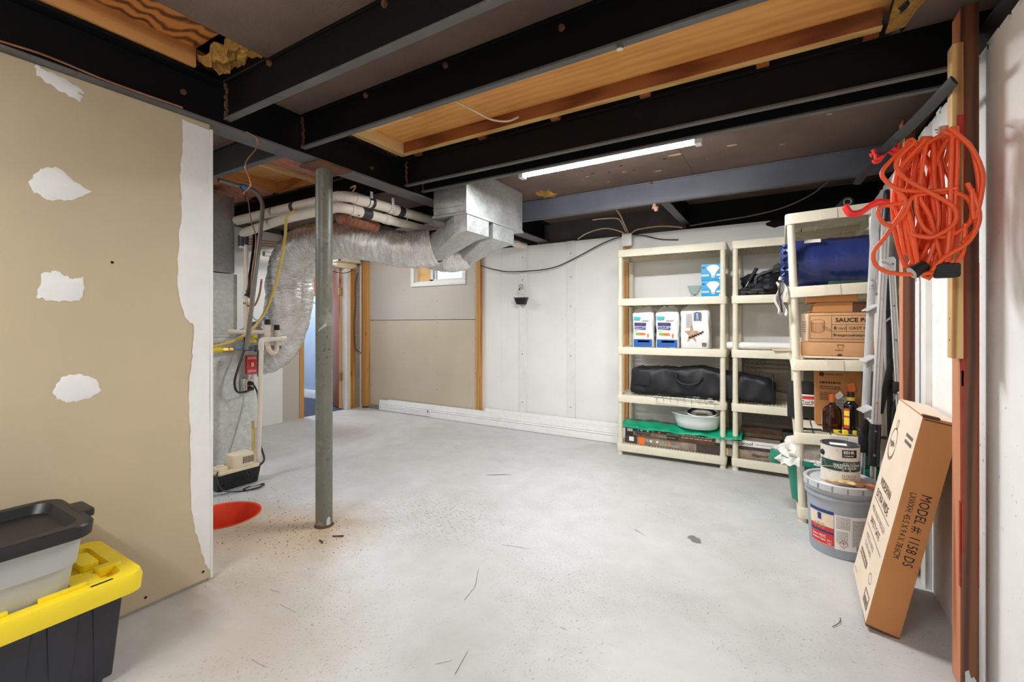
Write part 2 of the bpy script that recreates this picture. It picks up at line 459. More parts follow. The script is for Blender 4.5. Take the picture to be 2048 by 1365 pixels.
def struct(name, g, mat, label=None, parent=None, **kw):
    return obj(name, g, mat, parent, label=label, kind='structure' if parent is None else None, **kw)
def share(name, src, parent, loc, rot=None):
    """another object on the same mesh data"""
    o = bpy.data.objects.new(name, src.data); COL.objects.link(o)
    o.parent = parent; o.location = loc
    if rot: o.rotation_euler = rot
    return o
def text(g, s, size, fn, bold=0.0, align='LEFT', shear=0.0, sx=1.0):
    """flat lettering laid on a surface: fn(u, v) -> point"""
    cu = bpy.data.curves.new('t', 'FONT'); cu.body = s; cu.size = size; cu.align_x = align
    cu.resolution_u = 2; cu.offset = bold*size; cu.shear = shear
    ob = bpy.data.objects.new('t', cu); COL.objects.link(ob)
    dg = bpy.context.evaluated_depsgraph_get(); ev = ob.evaluated_get(dg); me = ev.to_mesh()
    g.add([fn(v.co.x*sx, v.co.y) for v in me.vertices], [tuple(p.vertices) for p in me.polygons])
    ev.to_mesh_clear(); bpy.data.objects.remove(ob); bpy.data.curves.remove(cu)
    return g
def plane_fn(o, u, v, lift=.0006):
    o, u, v = V3(o), V3(u).normalized(), V3(v).normalized(); n = u.cross(v)*lift
    return lambda a, b: o + u*a + v*b + n
def quad(g, fn, u0, v0, u1, v1):
    return g.add([fn(u0, v0), fn(u1, v0), fn(u1, v1), fn(u0, v1)], [(0, 1, 2, 3)])
def lines(g, fn, u0, v0, w, n, dv, h, rnd=.0):
    """small print: rows of word-like dashes"""
    for i in range(n):
        u = u0
        while u < u0 + w*(1-random.random()*rnd):
            l = w*random.uniform(.06, .16); l = min(l, u0+w-u)
            if l > w*.02: quad(g, fn, u, v0-i*dv-h, u+l, v0-i*dv)
            u += l + w*.03
    return g
def frame(g, fn, u0, v0, u1, v1, t):
    quad(g, fn, u0, v0, u1, v0+t); quad(g, fn, u0, v1-t, u1, v1); quad(g, fn, u0, v0, u0+t, v1); quad(g, fn, u1-t, v0, u1, v1)
    return g

# ================================================================== the setting
XR = .58; YB = 4.56; XL = -2.3; XD = -5.3
PIT = (-3.02, 1.49, .205)
def floor_with_hole():
    g = G(); x0, x1, y0, y1 = -7.6, .9, -3.3, 4.9; cx, cy, r = PIT; s = .45; N = 48
    circ = []; sq = []
    for k in range(N):
        a = 2*math.pi*k/N; c, d = math.cos(a), math.sin(a); m = max(abs(c), abs(d))
        circ.append((cx+r*c, cy+r*d, 0)); sq.append((cx+s*c/m, cy+s*d/m, 0))
    g.add(circ+sq, [(k, (k+1) % N, N+(k+1) % N, N+k) for k in range(N)])
    for a, b, c, d in ((x0, y0, x1, cy-s), (x0, cy+s, x1, y1), (x0, cy-s, cx-s, cy+s), (cx+s, cy-s, x1, cy+s)):
        g.add([(a, b, 0), (c, b, 0), (c, d, 0), (a, d, 0)], [(0, 1, 2, 3)])
    return g
fl = struct('floor', floor_with_hole(), 'floor_paint', 'light grey painted concrete basement floor with scuffs and stains')
# the slab keeps world coordinates for its material
off = V3(fl.location); fl.data.transform(Matrix.Translation(off)); fl.location = (0, 0, 0)

g = G(); g.box(XR, -3.3, -.02, XR+.25, 4.8, 2.11)
wr = struct('wall_right', g, 'concrete_white_rough', 'white painted concrete foundation wall on the right')
# crumbly top edge
g = G(); random.seed(3)
for i in range(70):
    y = -1 + i*.075; h = random.uniform(.004, .028)
    g.box(XR+.001, y, 2.1, XR+.2, y+random.uniform(.05, .09), 2.11+h)
struct('crumbled_edge', g, 'concrete_white_rough', parent=wr)

wx0, wx1, wz0, wz1 = -4.25, -3.44, 1.765, 2.06
g = G()
g.box(wx1, YB, -.02, XR+.25, YB+.22, 2.116); g.box(-5.6, YB, -.02, wx0, YB+.22, 2.116)
g.box(wx0, YB, -.02, wx1, YB+.22, wz0); g.box(wx0, YB, wz1, wx1, YB+.22, 2.116)
wb = struct('wall_back', g, 'concrete_white', 'white painted concrete wall at the back of the basement')
# dirty unfinished concrete showing behind the storage shelves, darkened also for the shade there
g = G(); random.seed(5)
xs = [-.46 + .04*i for i in range(27)]
for z0, z1 in ((.08, .52), (.62, .96)):
    top = [(x, z1 + random.uniform(-.03, .03)) for x in xs]; bot = [(x, z0 + random.uniform(-.02, .02)) for x in xs]
    n = len(xs)
    g.add([(x, YB-.0015, z) for x, z in bot] + [(x, YB-.0015, z) for x, z in top], [(i, i+1, n+i+1, n+i) for i in range(n-1)])
struct('bare_patch', g, 'concrete_grey', parent=wb)
def rag_hole(x, z, a, b):
    r = random.Random(6); N = 18
    return G().add([(x+a*math.cos(6.283*k/N)*r.uniform(.5, 1.1), YB-.0012, min(2.1158, z+b*math.sin(6.283*k/N)*r.uniform(.6, 1.2)+.02)) for k in range(N)], [tuple(range(N))])
# cast seams of the wall
g = G()
for x in (-.86, .14, -2.9):
    g.box(x, YB-.003, .1, x+.012, YB, 2.1)
struct('form_seam', g, 'concrete_white', parent=wb)

g = rag_hole(-.03, 2.075, .10, .05)
struct('broken_hole', g, 'dark_hole', parent=wb)

# drywall sheets on the left part of the back wall
g = G(); g.box(-5.12, 4.527, .055, -3.222, 4.54, 1.262)
wd = struct('wall_back_drywall', g, 'drywall_beige', 'two sheets of unpainted drywall under the small window')
g = G(); g.box(-5.12, 4.525, 1.27, wx0-.02, 4.54, 2.112); g.box(wx1+.02, 4.525, 1.27, -3.222, 4.54, 2.112)
g.box(wx0-.02, 4.525, 1.27, wx1+.02, 4.54, wz0-.02); g.box(wx0-.02, 4.525, wz1+.02, wx1+.02, 4.54, 2.112)
struct('drywall_sheet', g, 'drywall_grey', parent=wd)
g = G()
for x in (-5.07, -4.46, -3.86, -3.25):
    for z in (.12, .34, .58, .8, 1.02, 1.23, 1.3, 1.5, 1.66) + ((1.85, 2.0) if x in (-5.07, -3.25) else ()):
        g.disc((x+random.uniform(-.01, .01), 4.5243 if z > 1.27 else 4.5263, z+random.uniform(-.03, .03)), .006, 8, 1)
struct('screw_heads', g, 'ink_grey', parent=wd, )
# furring strips, studs and trim on the back wall
struct('trim_1', G().box(-3.222, 4.50, .03, -3.165, YB, 2.1), 'lumber_z', 'bare orange stud at the right edge of the drywall')
struct('trim_2', G().box(-2.632, 4.537, .02, -2.535, YB, 2.116), 'paint_white', 'white painted furring strip behind the small hose bracket', bevel=.004)
struct('trim_3', G().box(-2.03, 4.54, .02, -1.93, YB, 2.118), 'paint_white', 'white painted furring strip in the middle of the back wall', bevel=.004)
struct('trim_4', G().box(-1.392, 4.522, .02, -1.345, YB, 2.05), 'lumber_z', 'bare orange stud behind the left shelving unit', bevel=.002)
struct('trim_5', G().box(-5.225, 4.46, .03, -5.12, YB, 2.11), 'lumber_z', 'bare orange stud in the far corner beside the drywall', bevel=.002)
struct('trim_6', G().box(-5.345, 4.48, 0, -5.24, YB, 2.11), 'paint_white', 'white board in the far corner by the doorway', bevel=.003)
# screws in the furring strips
for par, x in (('trim_2', -2.585), ('trim_3', -1.98)):
    g = G()
    for z in (.3, .86, 1.4, 1.72, 1.98): g.disc((x, 4.5365 if par == 'trim_2' else 4.5395, z), .007, 8, 1)
    struct('screw_heads', g, 'ink_grey', parent=bpy.data.objects[par])

# window
g = G(); t = .055
g.box(wx0-t, 4.505, wz0-t, wx1+t, 4.54, wz0); g.box(wx0-t, 4.505, wz1, wx1+t, 4.54, wz1+.045)
g.box(wx0-t, 4.505, wz0, wx0, 4.54, wz1); g.box(wx1, 4.505, wz0, wx1+t, 4.54, wz1)
win = struct('window_1', g, 'white_plastic', 'small white framed basement window high in the drywall', bevel=.006)
g = G()
g.box(wx0, 4.54, wz0, wx0+.012, 4.78, wz1); g.box(wx1-.012, 4.54, wz0, wx1, 4.78, wz1); g.box(wx0, 4.54, wz0, wx1, 4.78, wz0+.012)
struct('window_reveal', g, 'white_plastic', parent=win)
g = G(); g.box(wx0+.012, 4.60, wz0+.012, wx0+.20, 4.66, wz1)
struct('wood_panel', g, 'lumber_pale_x', parent=win)
g = G(); a0 = wx0+.20
g.box(a0, 4.61, wz0+.012, a0+.05, 4.65, wz1); g.box(wx1-.05, 4.61, wz0+.012, wx1-.012, 4.65, wz1); g.box(a0, 4.61, wz0+.012, wx1-.012, 4.65, wz0+.04)
g.box(a0+.07, 4.625, wz0+.04, a0+.095, 4.65, wz1)
struct('sash', g, 'white_plastic', parent=win)
struct('pane', G().box(a0+.05, 4.628, wz0+.04, wx1-.05, 4.633, wz1), 'glass_clear', parent=win)
# left partition: drywall sheet with corner bead, patches of joint compound
g = G(); g.box(XL-.115, -3.3, 0, XL-.0135, 1.075, 2.13)
wl = struct('wall_left', g, 'drywall_grey', 'tan drywall partition on the left with patches of white joint compound')
g = G(); g.box(XL-.013, -3.3, .018, XL, 1.078, 2.138)
struct('drywall_sheet', g, 'drywall_tan', parent=wl)
g = G(); g.box(XL-.10, 1.079, .012, XL+.003, 1.092, 2.118)
struct('corner_bead', g, 'joint_compound', parent=wl, bevel=.003)
def patch(poly, ragged=.006, n=10, seed=1):
    rr = random.Random(seed); pts = []
    for i, (a, b) in enumerate(poly):
        c, d = poly[(i+1) % len(poly)]
        for k in range(n):
            t = k/n; pts.append((a+(c-a)*t+rr.uniform(-ragged, ragged), b+(d-b)*t+rr.uniform(-ragged, ragged)))
    m = len(pts); cy = sum(p[0] for p in pts)/m; cz = sum(p[1] for p in pts)/m
    g = G(); g.add([(XL+.0008, a, b) for a, b in pts] + [(XL+.0022, cy+(a-cy)*.9, cz+(b-cz)*.9) for a, b in pts],
                   [(i, (i+1) % m, m+(i+1) % m, m+i) for i in range(m)] + [tuple(range(m, 2*m))])
    return g
struct('compound_patch', patch([(.503, 2.134), (.506, 2.098), (.545, 2.080), (.60, 2.058), (.626, 2.052), (.630, 2.078), (.612, 2.086), (.640, 2.090), (.625, 2.104), (.57, 2.124)], .004, 6, 2), 'joint_compound', parent=wl, smooth=60)
struct('compound_patch', patch([(.487, 1.707), (.515, 1.765), (.56, 1.785), (.60, 1.75), (.658, 1.715), (.60, 1.672), (.54, 1.655), (.50, 1.675)], .003, 6, 3), 'joint_compound', parent=wl, smooth=60)
struct('compound_patch', patch([(.508, 1.30), (.52, 1.385), (.56, 1.40), (.60, 1.372), (.636, 1.385), (.63, 1.30), (.60, 1.288), (.55, 1.285)], .004, 6, 4), 'joint_compound', parent=wl, smooth=60)
struct('compound_patch', patch([(.548, .955), (.57, 1.005), (.62, 1.015), (.67, .985), (.688, .938), (.64, .912), (.59, .905), (.56, .925)], .003, 6, 5), 'joint_compound', parent=wl, smooth=60)
st = [(.962, 2.118), (1.079, 2.108), (1.079, .045), (1.055, .10), (1.03, .20), (1.004, .33), (.998, .50), (1.0, .62), (.992, .76), (.99, .90), (1.002, 1.0), (1.008, 1.12), (1.012, 1.205), (.975, 1.245), (.95, 1.33), (.948, 1.46), (.956, 1.62), (.964, 1.78), (.955, 1.92), (.972, 2.03)]
struct('compound_strip', patch(st, .004, 5, 6), 'joint_compound', parent=wl, smooth=60)
g = G()
for y, z in ((1.05, .055), (.83, .05), (.56, .05), (.31, .05), (.72, 1.45), (.35, 1.5)): g.disc((XL+.0006, y, z), .006, 8, 0)
struct('screw_heads', g, 'dark_hole', parent=wl)

# far left wall with the doorway
g = G(); g.box(XD-.1, 3.0, 0, XD, 3.535, 2.35); g.box(XD-.1, 4.41, 0, XD, 4.8, 2.35); g.box(XD-.1, 3.5, 2.05, XD, 4.5, 2.35); g.box(XD-.1, -3.3, 0, XD, 3.0, 2.35)
wf = struct('wall_far_left', g, 'drywall_grey', 'grey drywall wall with a doorway beyond the furnace')
g = G(); g.box(XD, 2.3, 0, XD+.07, 3.27, 2.3)
struct('plaster_block', g, 'concrete_white', parent=wf, bevel=.01)
struct('trim_7', G().box(XD-.11, 3.535, 0, XD+.012, 3.595, 2.05), 'lumber_z', 'bare yellow door jamb left of the doorway', bevel=.002)
struct('trim_8', G().box(XD-.11, 4.235, 0, XD+.012, 4.275, 2.05), 'paint_white', 'white door jamb beside the hinges', bevel=.002)
struct('trim_9', G().box(XD-.09, 4.28, 0, XD+.014, 4.322, 2.05), 'cardboard_pale', 'pale pinkish strip between the white jamb and the yellow stud', bevel=.002)
struct('trim_10', G().box(XD-.06, 4.325, 0, XD+.016, 4.405, 2.05), 'lumber_z', 'bare yellow stud right of the doorway', bevel=.002)
g = G(); g.box(XD-.05, 4.41, 0, XD+.02, 4.50, 2.2)
struct('trim_11', g, 'concrete_grey', 'rough brown concrete strip in the far corner', bevel=.004)
g = G(); g.box(XD-.1, 3.53, 2.0, XD+.03, 4.41, 2.16); g.box(XD-.1, 3.3, 2.08, XD+.12, 4.41, 2.16)
struct('trim_12', g, 'plastic_cream', 'cream header board above the doorway', bevel=.003)
# open door leaf with hinges
th = math.radians(-25); hx, hy = XD-.06, 4.225
u = V3((-math.cos(th), -math.sin(th), 0)); n = V3((-math.sin(th), math.cos(th), 0))
g = G(); g.obox(V3((hx, hy, .015)), u*.70, -n*.036, (0, 0, 1.98))
dr = struct('door_1', g, 'door_wood', 'dark red brown wooden door standing open', bevel=.002)
g = G(); g.obox(V3((hx+.003, hy, .016)), u*.004, -n*.036, (0, 0, 1.978))
struct('door_edge', g, 'lumber_z', parent=dr)
for z in (.42, 1.62):
    g = G(); g.box(hx-.01, hy-.045, z, hx+.008, hy+.012, z+.10); g.cyl((hx+.012, hy+.004, z-.004), (hx+.012, hy+.004, z+.104), .007, n=10)
    struct('hinge', g, 'brass', parent=dr, smooth=40)
# the adjoining room
g = G(); g.add([(-7.6, 3.0, .002), (XD-.02, 3.0, .002), (XD-.02, 4.9, .002), (-7.6, 4.9, .002)], [(0, 1, 2, 3)])
struct('floor_adjoining', g, 'carpet_navy', 'dark navy carpet beyond the open doorway')
g = G(); g.box(-7.6, 4.62, 0, XD-.1, 4.72, 1.56); g.box(-7.7, 3.0, 0, -7.6, 4.7, 2.35); g.box(-7.6, 2.9, 0, XD-.1, 3.0, 2.35)
wa = struct('wall_adjoining', g, 'blue_wall', 'light blue wall in the room beyond the doorway')
g = G(); g.box(-7.6, 4.60, 1.56, XD-.1, 4.62, 1.66)
struct('chair_rail', g, 'blue_wall', parent=wa, bevel=.006)
g = G()
for i in range(20): g.box(-7.6+i*.115, 4.61, 1.66, -7.6+i*.115+.11, 4.72, 2.35)
struct('wood_panelling', g, 'door_wood', parent=wa)
g = G(); g.box(-7.6, 4.60, 0, XD-.1, 4.62, .13)
struct('baseboard_adjoining', g, 'paint_white', 'white baseboard along the blue wall', bevel=.006)
# walls behind the camera
struct('wall_rear', G().box(-7.6, -3.5, 0, .85, -3.3, 2.5), 'concrete_white', 'white painted wall behind the camera')

# ================================================================== ceiling
g = G(); g.box(-7.7, -3.5, 2.475, .9, 4.9, 2.52)
ce = struct('ceiling', g, 'deck_brown', 'dark brown floor deck above the steel joists')
def deck(x0, y0, x1, y1, z=2.352, mat='deck_brown'):
    return struct('deck_panel', G().box(x0, y0, z, x1, y1, z+.012), mat, parent=ce)
deck(-1.91, -3.3, .9, 1.12); deck(-2.33, 1.13, .9, 1.52)
deck(.35, 1.53, .9, 2.31); deck(-2.33, 2.33, .9, 2.48); deck(-2.33, 2.49, -.58, 3.66); deck(-.578, 2.49, .9, 3.66)
deck(-2.33, 3.67, -.79, 4.75); deck(-.788, 3.67, .9, 4.75)
deck(-5.4, -3.3, -2.34, 1.52); deck(-5.4, 2.36, -2.34, 4.75); deck(-5.4, 1.53, -4.45, 2.35); deck(-7.6, 2.9, -5.4, 4.75)
struct('plywood_sheet', G().box(-2.33, 1.5, 2.44, .36, 2.4, 2.452), 'plywood', parent=ce)
struct('plywood_sheet', G().box(-2.40, -3.3, 2.44, -1.80, 1.13, 2.452), 'plywood_figured', parent=ce)
struct('plywood_sheet', G().box(-4.5, 1.5, 2.44, -2.4, 2.4, 2.452), 'plywood', parent=ce)
# light spots, nail heads and holes in the deck
random.seed(11)
g = G(); h = G()
for x, y, a, b in ((-.28, 3.2, .035, .018), (-.62, 3.18, .05, .02), (-.1, 2.9, .022, .012), (.1, 2.82, .03, .012), (-.45, 2.75, .018, .01), (.22, 3.0, .016, .01), (-.8, 3.45, .03, .012), (-.35, 4.0, .03, .014), (-1.3, 3.3, .016, .01), (-1.55, .86, .022, .014), (-1.2, 3.5, .012, .008), (0.0, 3.35, .02, .01), (-1.02, 3.34, .02, .01)):
    N = 12; g.add([(x+a*math.cos(6.283*k/N)*random.uniform(.75, 1.1), y+b*math.sin(6.283*k/N)*random.uniform(.75, 1.1), 2.3512) for k in range(N)], [tuple(range(N))])
for i in range(50):
    x, y = random.uniform(-1.6, .5), random.choice((random.uniform(2.6, 3.6), random.uniform(3.8, 4.5), random.uniform(.2, 1.0)))
    g.disc((x, y, 2.3512), random.uniform(.002, .006), 6)
struct('pale_spots', g, 'clay', parent=ce)
for x, y, r in ((-.52, 2.98, .014), (-.40, 2.93, .014), (-1.24, 3.25, .012), (-1.12, 3.28, .01), (-1.0, 3.2, .012), (-.95, 3.34, .009), (-.7, 3.22, .012)): h.disc((x, y, 2.3513), r, 12)
struct('drilled_holes', h, 'dark_hole', parent=ce)
def rag_disc(x, y, a, b, z, s):
    r = random.Random(s); N = 22
    return G().add([(x+a*math.cos(6.283*k/N)*r.uniform(.7, 1.1), y+b*math.sin(6.283*k/N)*r.uniform(.6, 1.1), z) for k in range(N)], [tuple(range(N))])
struct('torn_patch', rag_disc(-.6, 2.9, .14, .05, 2.3511, 4), 'clay', parent=ce)
struct('torn_patch', rag_disc(-.6, 2.895, .12, .038, 2.3508, 9), 'deck_brown', parent=ce)

# ---- steel beams
def ibeam(name, label, axis, a, b, c, z0, z1, fw, tw=.010, ft=.011, mat='steel_black', fmat='steel_flange_grey', bolts=(), top=True, group=None):
    """axis 0: runs along X from a to b, centred on y=c; axis 1: runs along Y"""
    loc = ((a+b)/2, c, z0) if axis == 0 else (c, (a+b)/2, z0)
    t = thing(name, label, 'beam', loc, group=group)
    def bx(c0, c1, h0, h1):
        return G().box(a, c0, h0, b, c1, h1) if axis == 0 else G().box(c0, a, h0, c1, b, h1)
    obj('web', bx(c-tw/2, c+tw/2, z0+ft, z1-ft), mat, t)
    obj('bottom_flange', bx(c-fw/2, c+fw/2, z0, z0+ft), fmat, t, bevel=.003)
    obj('top_flange', bx(c-fw/2, c+fw/2, z1-ft, z1), mat, t, bevel=.003)
    for p, q, side in bolts:
        o = (p, c+side*tw/2, q) if axis == 0 else (c+side*tw/2, p, q)
        d = V3((0, side*.012, 0)) if axis == 0 else V3((side*.012, 0, 0))
        obj('bolt', G().cyl(o, V3(o)+d, .014, .011, 6), 'rust', t)
    return t
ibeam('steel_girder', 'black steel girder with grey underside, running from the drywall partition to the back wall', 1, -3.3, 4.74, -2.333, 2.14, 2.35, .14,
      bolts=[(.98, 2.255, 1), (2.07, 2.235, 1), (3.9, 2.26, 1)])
JZ0, JZ1 = 2.168, 2.35
names = [(1.135, 'black steel joist nearest the camera, meeting the girder above the drywall corner', [(-1.9, 2.33, -1), (-1.2, 2.33, -1)]),
         (1.530, 'black steel joist along the near edge of the bare plywood', [(-1.75, 2.325, -1), (-1.25, 2.325, -1), (-.7, 2.3, -1)]),
         (2.320, 'black steel joist under the long wooden rail of the plywood bay', []),
         (2.487, 'black steel joist directly in front of the glowing tube light', []),
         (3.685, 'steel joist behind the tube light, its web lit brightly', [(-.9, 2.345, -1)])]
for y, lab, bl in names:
    t = ibeam('steel_joist', lab, 0, -2.262, .66, y, JZ0, JZ1, .032, bolts=bl, mat='steel_black' if y < 3.5 else 'steel_worn_lit', group='steel floor joists')  # rear joist gets the paler steel, tube light put into its colour
    # rusty weld where the joist meets the girder
    r = random.Random(int(y*100)); g = G()
    for k in range(14): g.obox((-2.262+r.uniform(0, .014), y-.014+r.uniform(-.006, .006), JZ0+k*.012), (.012, 0, 0), (0, .012, 0), (0, 0, .014))
    obj('weld', g, 'rust', t)
for y, lab in ((1.535, 'black steel joist left of the girder, just above the drywall end'), (2.37, 'black steel joist above the white pipes near the furnace'),
               (3.3, 'black steel joist above the foil duct left of the girder')):
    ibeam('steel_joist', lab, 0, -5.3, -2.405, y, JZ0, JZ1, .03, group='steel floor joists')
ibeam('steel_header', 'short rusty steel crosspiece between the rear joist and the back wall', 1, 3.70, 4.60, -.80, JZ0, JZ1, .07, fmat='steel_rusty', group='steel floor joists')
g = G(); g.box(-2.42, 4.60, 2.118, -.80, 4.64, 2.36)
obj('rim_beam', g, 'steel_rusty', None, 'worn grey rim beam on top of the back wall by the wires', 'beam')
g = G(); g.box(-.798, 4.59, 2.118, .72, 4.64, 2.36)
obj('rim_beam', g, 'steel_black', None, 'black rim beam on top of the back wall above the shelves', 'beam')
g = G(); g.box(-5.4, 4.60, 2.118, -2.422, 4.64, 2.36)
obj('rim_beam', g, 'steel_black', None, 'black rim beam above the drywall and small window', 'beam')
g = G(); g.box(.70, -3.3, 2.05, .74, 4.7, 2.36)
obj('rim_beam', g, 'steel_black', None, 'black rim beam on top of the right foundation wall', 'beam')
# membrane flap along the top of the right wall
g = G(); g.grid(lambda u, v: (XR+.012-.02*v+.015*math.sin(u*40)*v, -1.0+u*3.35, 2.115+.005*math.sin(u*31)+v*.06), 60, 3)
obj('sill_membrane', g, 'membrane', None, 'black plastic membrane curling over the top of the right wall', 'membrane', smooth=60)

# ---- lumber in the ceiling
def stick(name, x0, y0, z0, x1, y1, z1, mat, label, cat='lumber', group=None, parent=None):
    return obj(name, G().box(x0, y0, z0, x1, y1, z1), mat, parent, label, cat, group, bevel=.002)
rail = thing('wooden_rail', 'long orange wooden rail under the plywood beside the steel joist', 'lumber', (-.95, 2.26, 2.365))
obj('upper_board', G().box(-2.21, 2.245, 2.368, .335, 2.283, 2.44), 'lumber_brown_x', rail, bevel=.002)
obj('lower_edge', G().box(-2.21, 2.2455, 2.364, .335, 2.2835, 2.3685), 'lumber_pale_x', rail)
for x in (-2.15, -1.62, -1.12, -.62, -.1, .28):
    obj('shim_block', G().box(x, 2.284, 2.352, x+.05, 2.315, 2.385), 'lumber_brown_x', rail, bevel=.002)
stick('wooden_rail', -2.262, 1.545, 2.362, -2.212, 2.283, 2.44, 'lumber_pale', 'pale wooden rail lying along the girder at the plywood end')
stick('wood_block', -2.17, 1.84, 2.375, -1.80, 1.90, 2.412, 'lumber_pale_x', 'pale wooden block nailed under the plywood near the girder')
stick('wood_block', -2.20, 1.70, 2.40, -1.93, 1.80, 2.438, 'lumber_pale', 'splintered pale board behind the nailed wooden block')
stick('wooden_rail', -2.29, -3.2, 2.356, -2.252, 1.0, 2.44, 'lumber_y', 'orange wooden rail with a knot above the drywall partition')
stick('wooden_rail', -3.29, 1.55, 2.36, -3.25, 2.36, 2.40, 'lumber_pale', 'pale wooden rail beside the pink insulation left of the girder')
stick('wooden_rail', -3.82, 1.55, 2.36, -3.78, 2.36, 2.44, 'lumber_y', 'orange wooden rail above the grey furnace plenum')
stick('wood_block', -3.78, 2.30, 2.36, -3.29, 2.345, 2.44, 'lumber_x', 'dark wooden block closing the bay above the white pipes')
def lump(name, x0, y0, x1, y1, z0, mat, label, seed, amp=.03, n=14, hang=.03):
    r = random.Random(seed)
    ph = [r.uniform(0, 6) for _ in range(6)]
    def fn(u, v):
        e = min(u, 1-u, v, 1-v); d = hang*min(1, e*6)
        return (x0+(x1-x0)*u+.01*math.sin(v*17+ph[0]), y0+(y1-y0)*v+.01*math.sin(u*19+ph[1]),
                z0-d-amp*.5*(math.sin(u*13+ph[2])*math.sin(v*11+ph[3])+.6*math.sin(u*29+ph[4])*math.sin(v*31+ph[5])))
    g = G(); g.grid(fn, n*2, n*2)
    k = len(g.v); m = n*2
    g.add([(x0, y0, z0+.04), (x1, y0, z0+.04), (x1, y1, z0+.04), (x0, y1, z0+.04)], [(0, 1, 2, 3)])
    return obj(name, g, mat, None, label, 'insulation', smooth=60)
lump('fibreglass_batt', -3.24, 1.56, -2.42, 2.34, 2.395, 'insulation_pink', 'pink fibreglass insulation between the girder and the pale rail', 1, .012, 14, .015)
lump('fibreglass_batt', -4.7, 1.56, -3.83, 2.37, 2.39, 'insulation_pink', 'pink fibreglass insulation above the furnace plenum', 2, .025, 14, .05)
lump('fibreglass_tuft', -2.26, 1.0, -1.90, 1.115, 2.40, 'insulation_yellow', 'yellow fibreglass tuft stuffed at the corner of joist and girder', 3, .04, 10, .035)
lump('fibreglass_tuft', -1.86, 3.44, -1.70, 3.66, 2.36, 'insulation_yellow', 'small orange foam tuft beside the sheet metal duct', 4, .02, 6, .02)
# torn fibreboard and black sheet at the right end of the plywood
g = G(); g.grid(lambda u, v: (.335+.06*u+.012*math.sin(v*9), 2.08+v*.20+.02*math.sin(u*7), 2.36-.03*math.sin(u*3.1)*(1-v)-.015*v), 8, 8)
obj('black_sheet_scrap', g, 'membrane', None, 'torn black plastic scrap hanging at the end of the wooden rail', 'scrap', smooth=60)
g = G(); g.prism([(.34, 2.06), (.50, 1.90), (.47, 2.0), (.42, 2.12), (.40, 2.24), (.345, 2.26)], 2.336, 2.350, 2)
obj('fibreboard_edge', g, 'insulation_yellow', None, 'torn brown fibreboard edge above the wooden studs', 'scrap')
# small fasteners under the joists
g = G(); g.cyl((-.48, 1.522, 2.172), (-.48, 1.522, 2.15), .012, n=8)
obj('hex_nut', g, 'chrome', None, 'small shiny nut under the joist beside the plywood', 'nut')
g = G(); g.cyl((-.88, 3.68, 2.17), (-.88, 3.68, 2.13), .012, .02, 8); g.cyl((-.87, 3.68, 2.14), (-.865, 3.682, 2.11), .022, .012, 7)
obj('putty_lump', g, 'clay', None, 'tan putty lump stuck under the rear joist', 'putty')

# steel post
pt = thing('steel_post', 'round grey painted steel post with chipped paint under the girder', 'post', (-2.352, 1.73, 0))
obj('shaft', G().tube([(-2.352, 1.73, .004), (-2.352, 1.73, 2.128)], .048, 40), 'post_paint', pt, smooth=50)
obj('base_ring', G().lathe([(.047, .0), (.056, .0), (.050, .012), (.047, .016)], (-2.352, 1.73, 0), 32), 'ink_brown', pt, smooth=40)
obj('cap_plate', G().box(-2.43, 1.62, 2.126, -2.236, 1.84, 2.139), 'rust', pt)
g = G()
for k in range(10): g.add([(-2.352+.0484*math.cos(a), 1.73+.0484*math.sin(a), z) for a, z in ((-.35+k*.05, .0+.006), (-.30+k*.05, .006), (-.30+k*.05, .05+.012*math.sin(k*.35)), (-.35+k*.05, .05+.012*math.sin(k*.35-.35)))], [(0, 1, 2, 3)])
obj('paint_splash', g, 'lid_grey', pt)
g = G()
for i in range(2):
    for k in range(8):
        a = -1.35+k*.12; z = 1.16+.004*k; g.add([(-2.352+.0486*math.cos(t), 1.73+.0486*math.sin(t), zz) for t, zz in ((a, z), (a+.12, z+.004), (a+.12, z+.012+.018*(k/8)), (a, z+.010+.018*((k-1)/8)))], [(0, 1, 2, 3)])
obj('plaster_smear', g, 'joint_compound', pt)

# ================================================================== lights and wiring
def tube_fixture(cx, cy, label, along='x', L=1.16):
    t = thing('tube_light', label, 'light', (cx, cy, 2.23))
    def P(a, b, z): return (cx+a, cy+b, z) if along == 'x' else (cx+b, cy+a, z)
    def bx(a0, b0, z0, a1, b1, z1):
        p, q = P(a0, b0, z0), P(a1, b1, z1)
        return G().box(min(p[0], q[0]), min(p[1], q[1]), z0, max(p[0], q[0]), max(p[1], q[1]), z1)
    obj('housing', bx(-L/2, -.022, 2.268, L/2, .022, 2.30), 'white_plastic', t, bevel=.003)
    obj('tube', G().tube([P(-L/2+.02, 0, 2.25), P(L/2-.02, 0, 2.25)], .017, 14), 'tube_light', t, smooth=50)
    for s in (-1, 1):
        obj('end_cap', bx(s*(L/2-.02), -.03, 2.228, s*(L/2+.015), .03, 2.30), 'white_plastic', t, bevel=.004)
        obj('hanger_block', bx(s*(L/2-.10), -.02, 2.30, s*(L/2-.06), .02, 2.352), 'white_plastic', t)
    return t
tube_fixture(-.99, 2.75, 'glowing white fluorescent tube light under the deck behind the joists')
tube_fixture(-1.35, -.75, 'added fill tube light on the ceiling just behind the camera')  # this and the next three fixtures are added, none in view
tube_fixture(-1.35, -2.35, 'added fill tube light at the far rear of the basement')
tube_fixture(-4.15, 3.5, 'added fill tube light hidden above the foil ducts')
tube_fixture(-3.75, .35, 'added fill tube light behind the drywall partition', 'y')
g = G(); g.cyl((-6.6, 3.7, 2.21), (-6.6, 3.7, 2.35), .16, .12, 24)
obj('added_ceiling_lamp', g, 'white_plastic', None, 'round white lamp added out of view to light the blue room', 'lamp', smooth=40)  # unseen lamp added to brighten the adjoining room

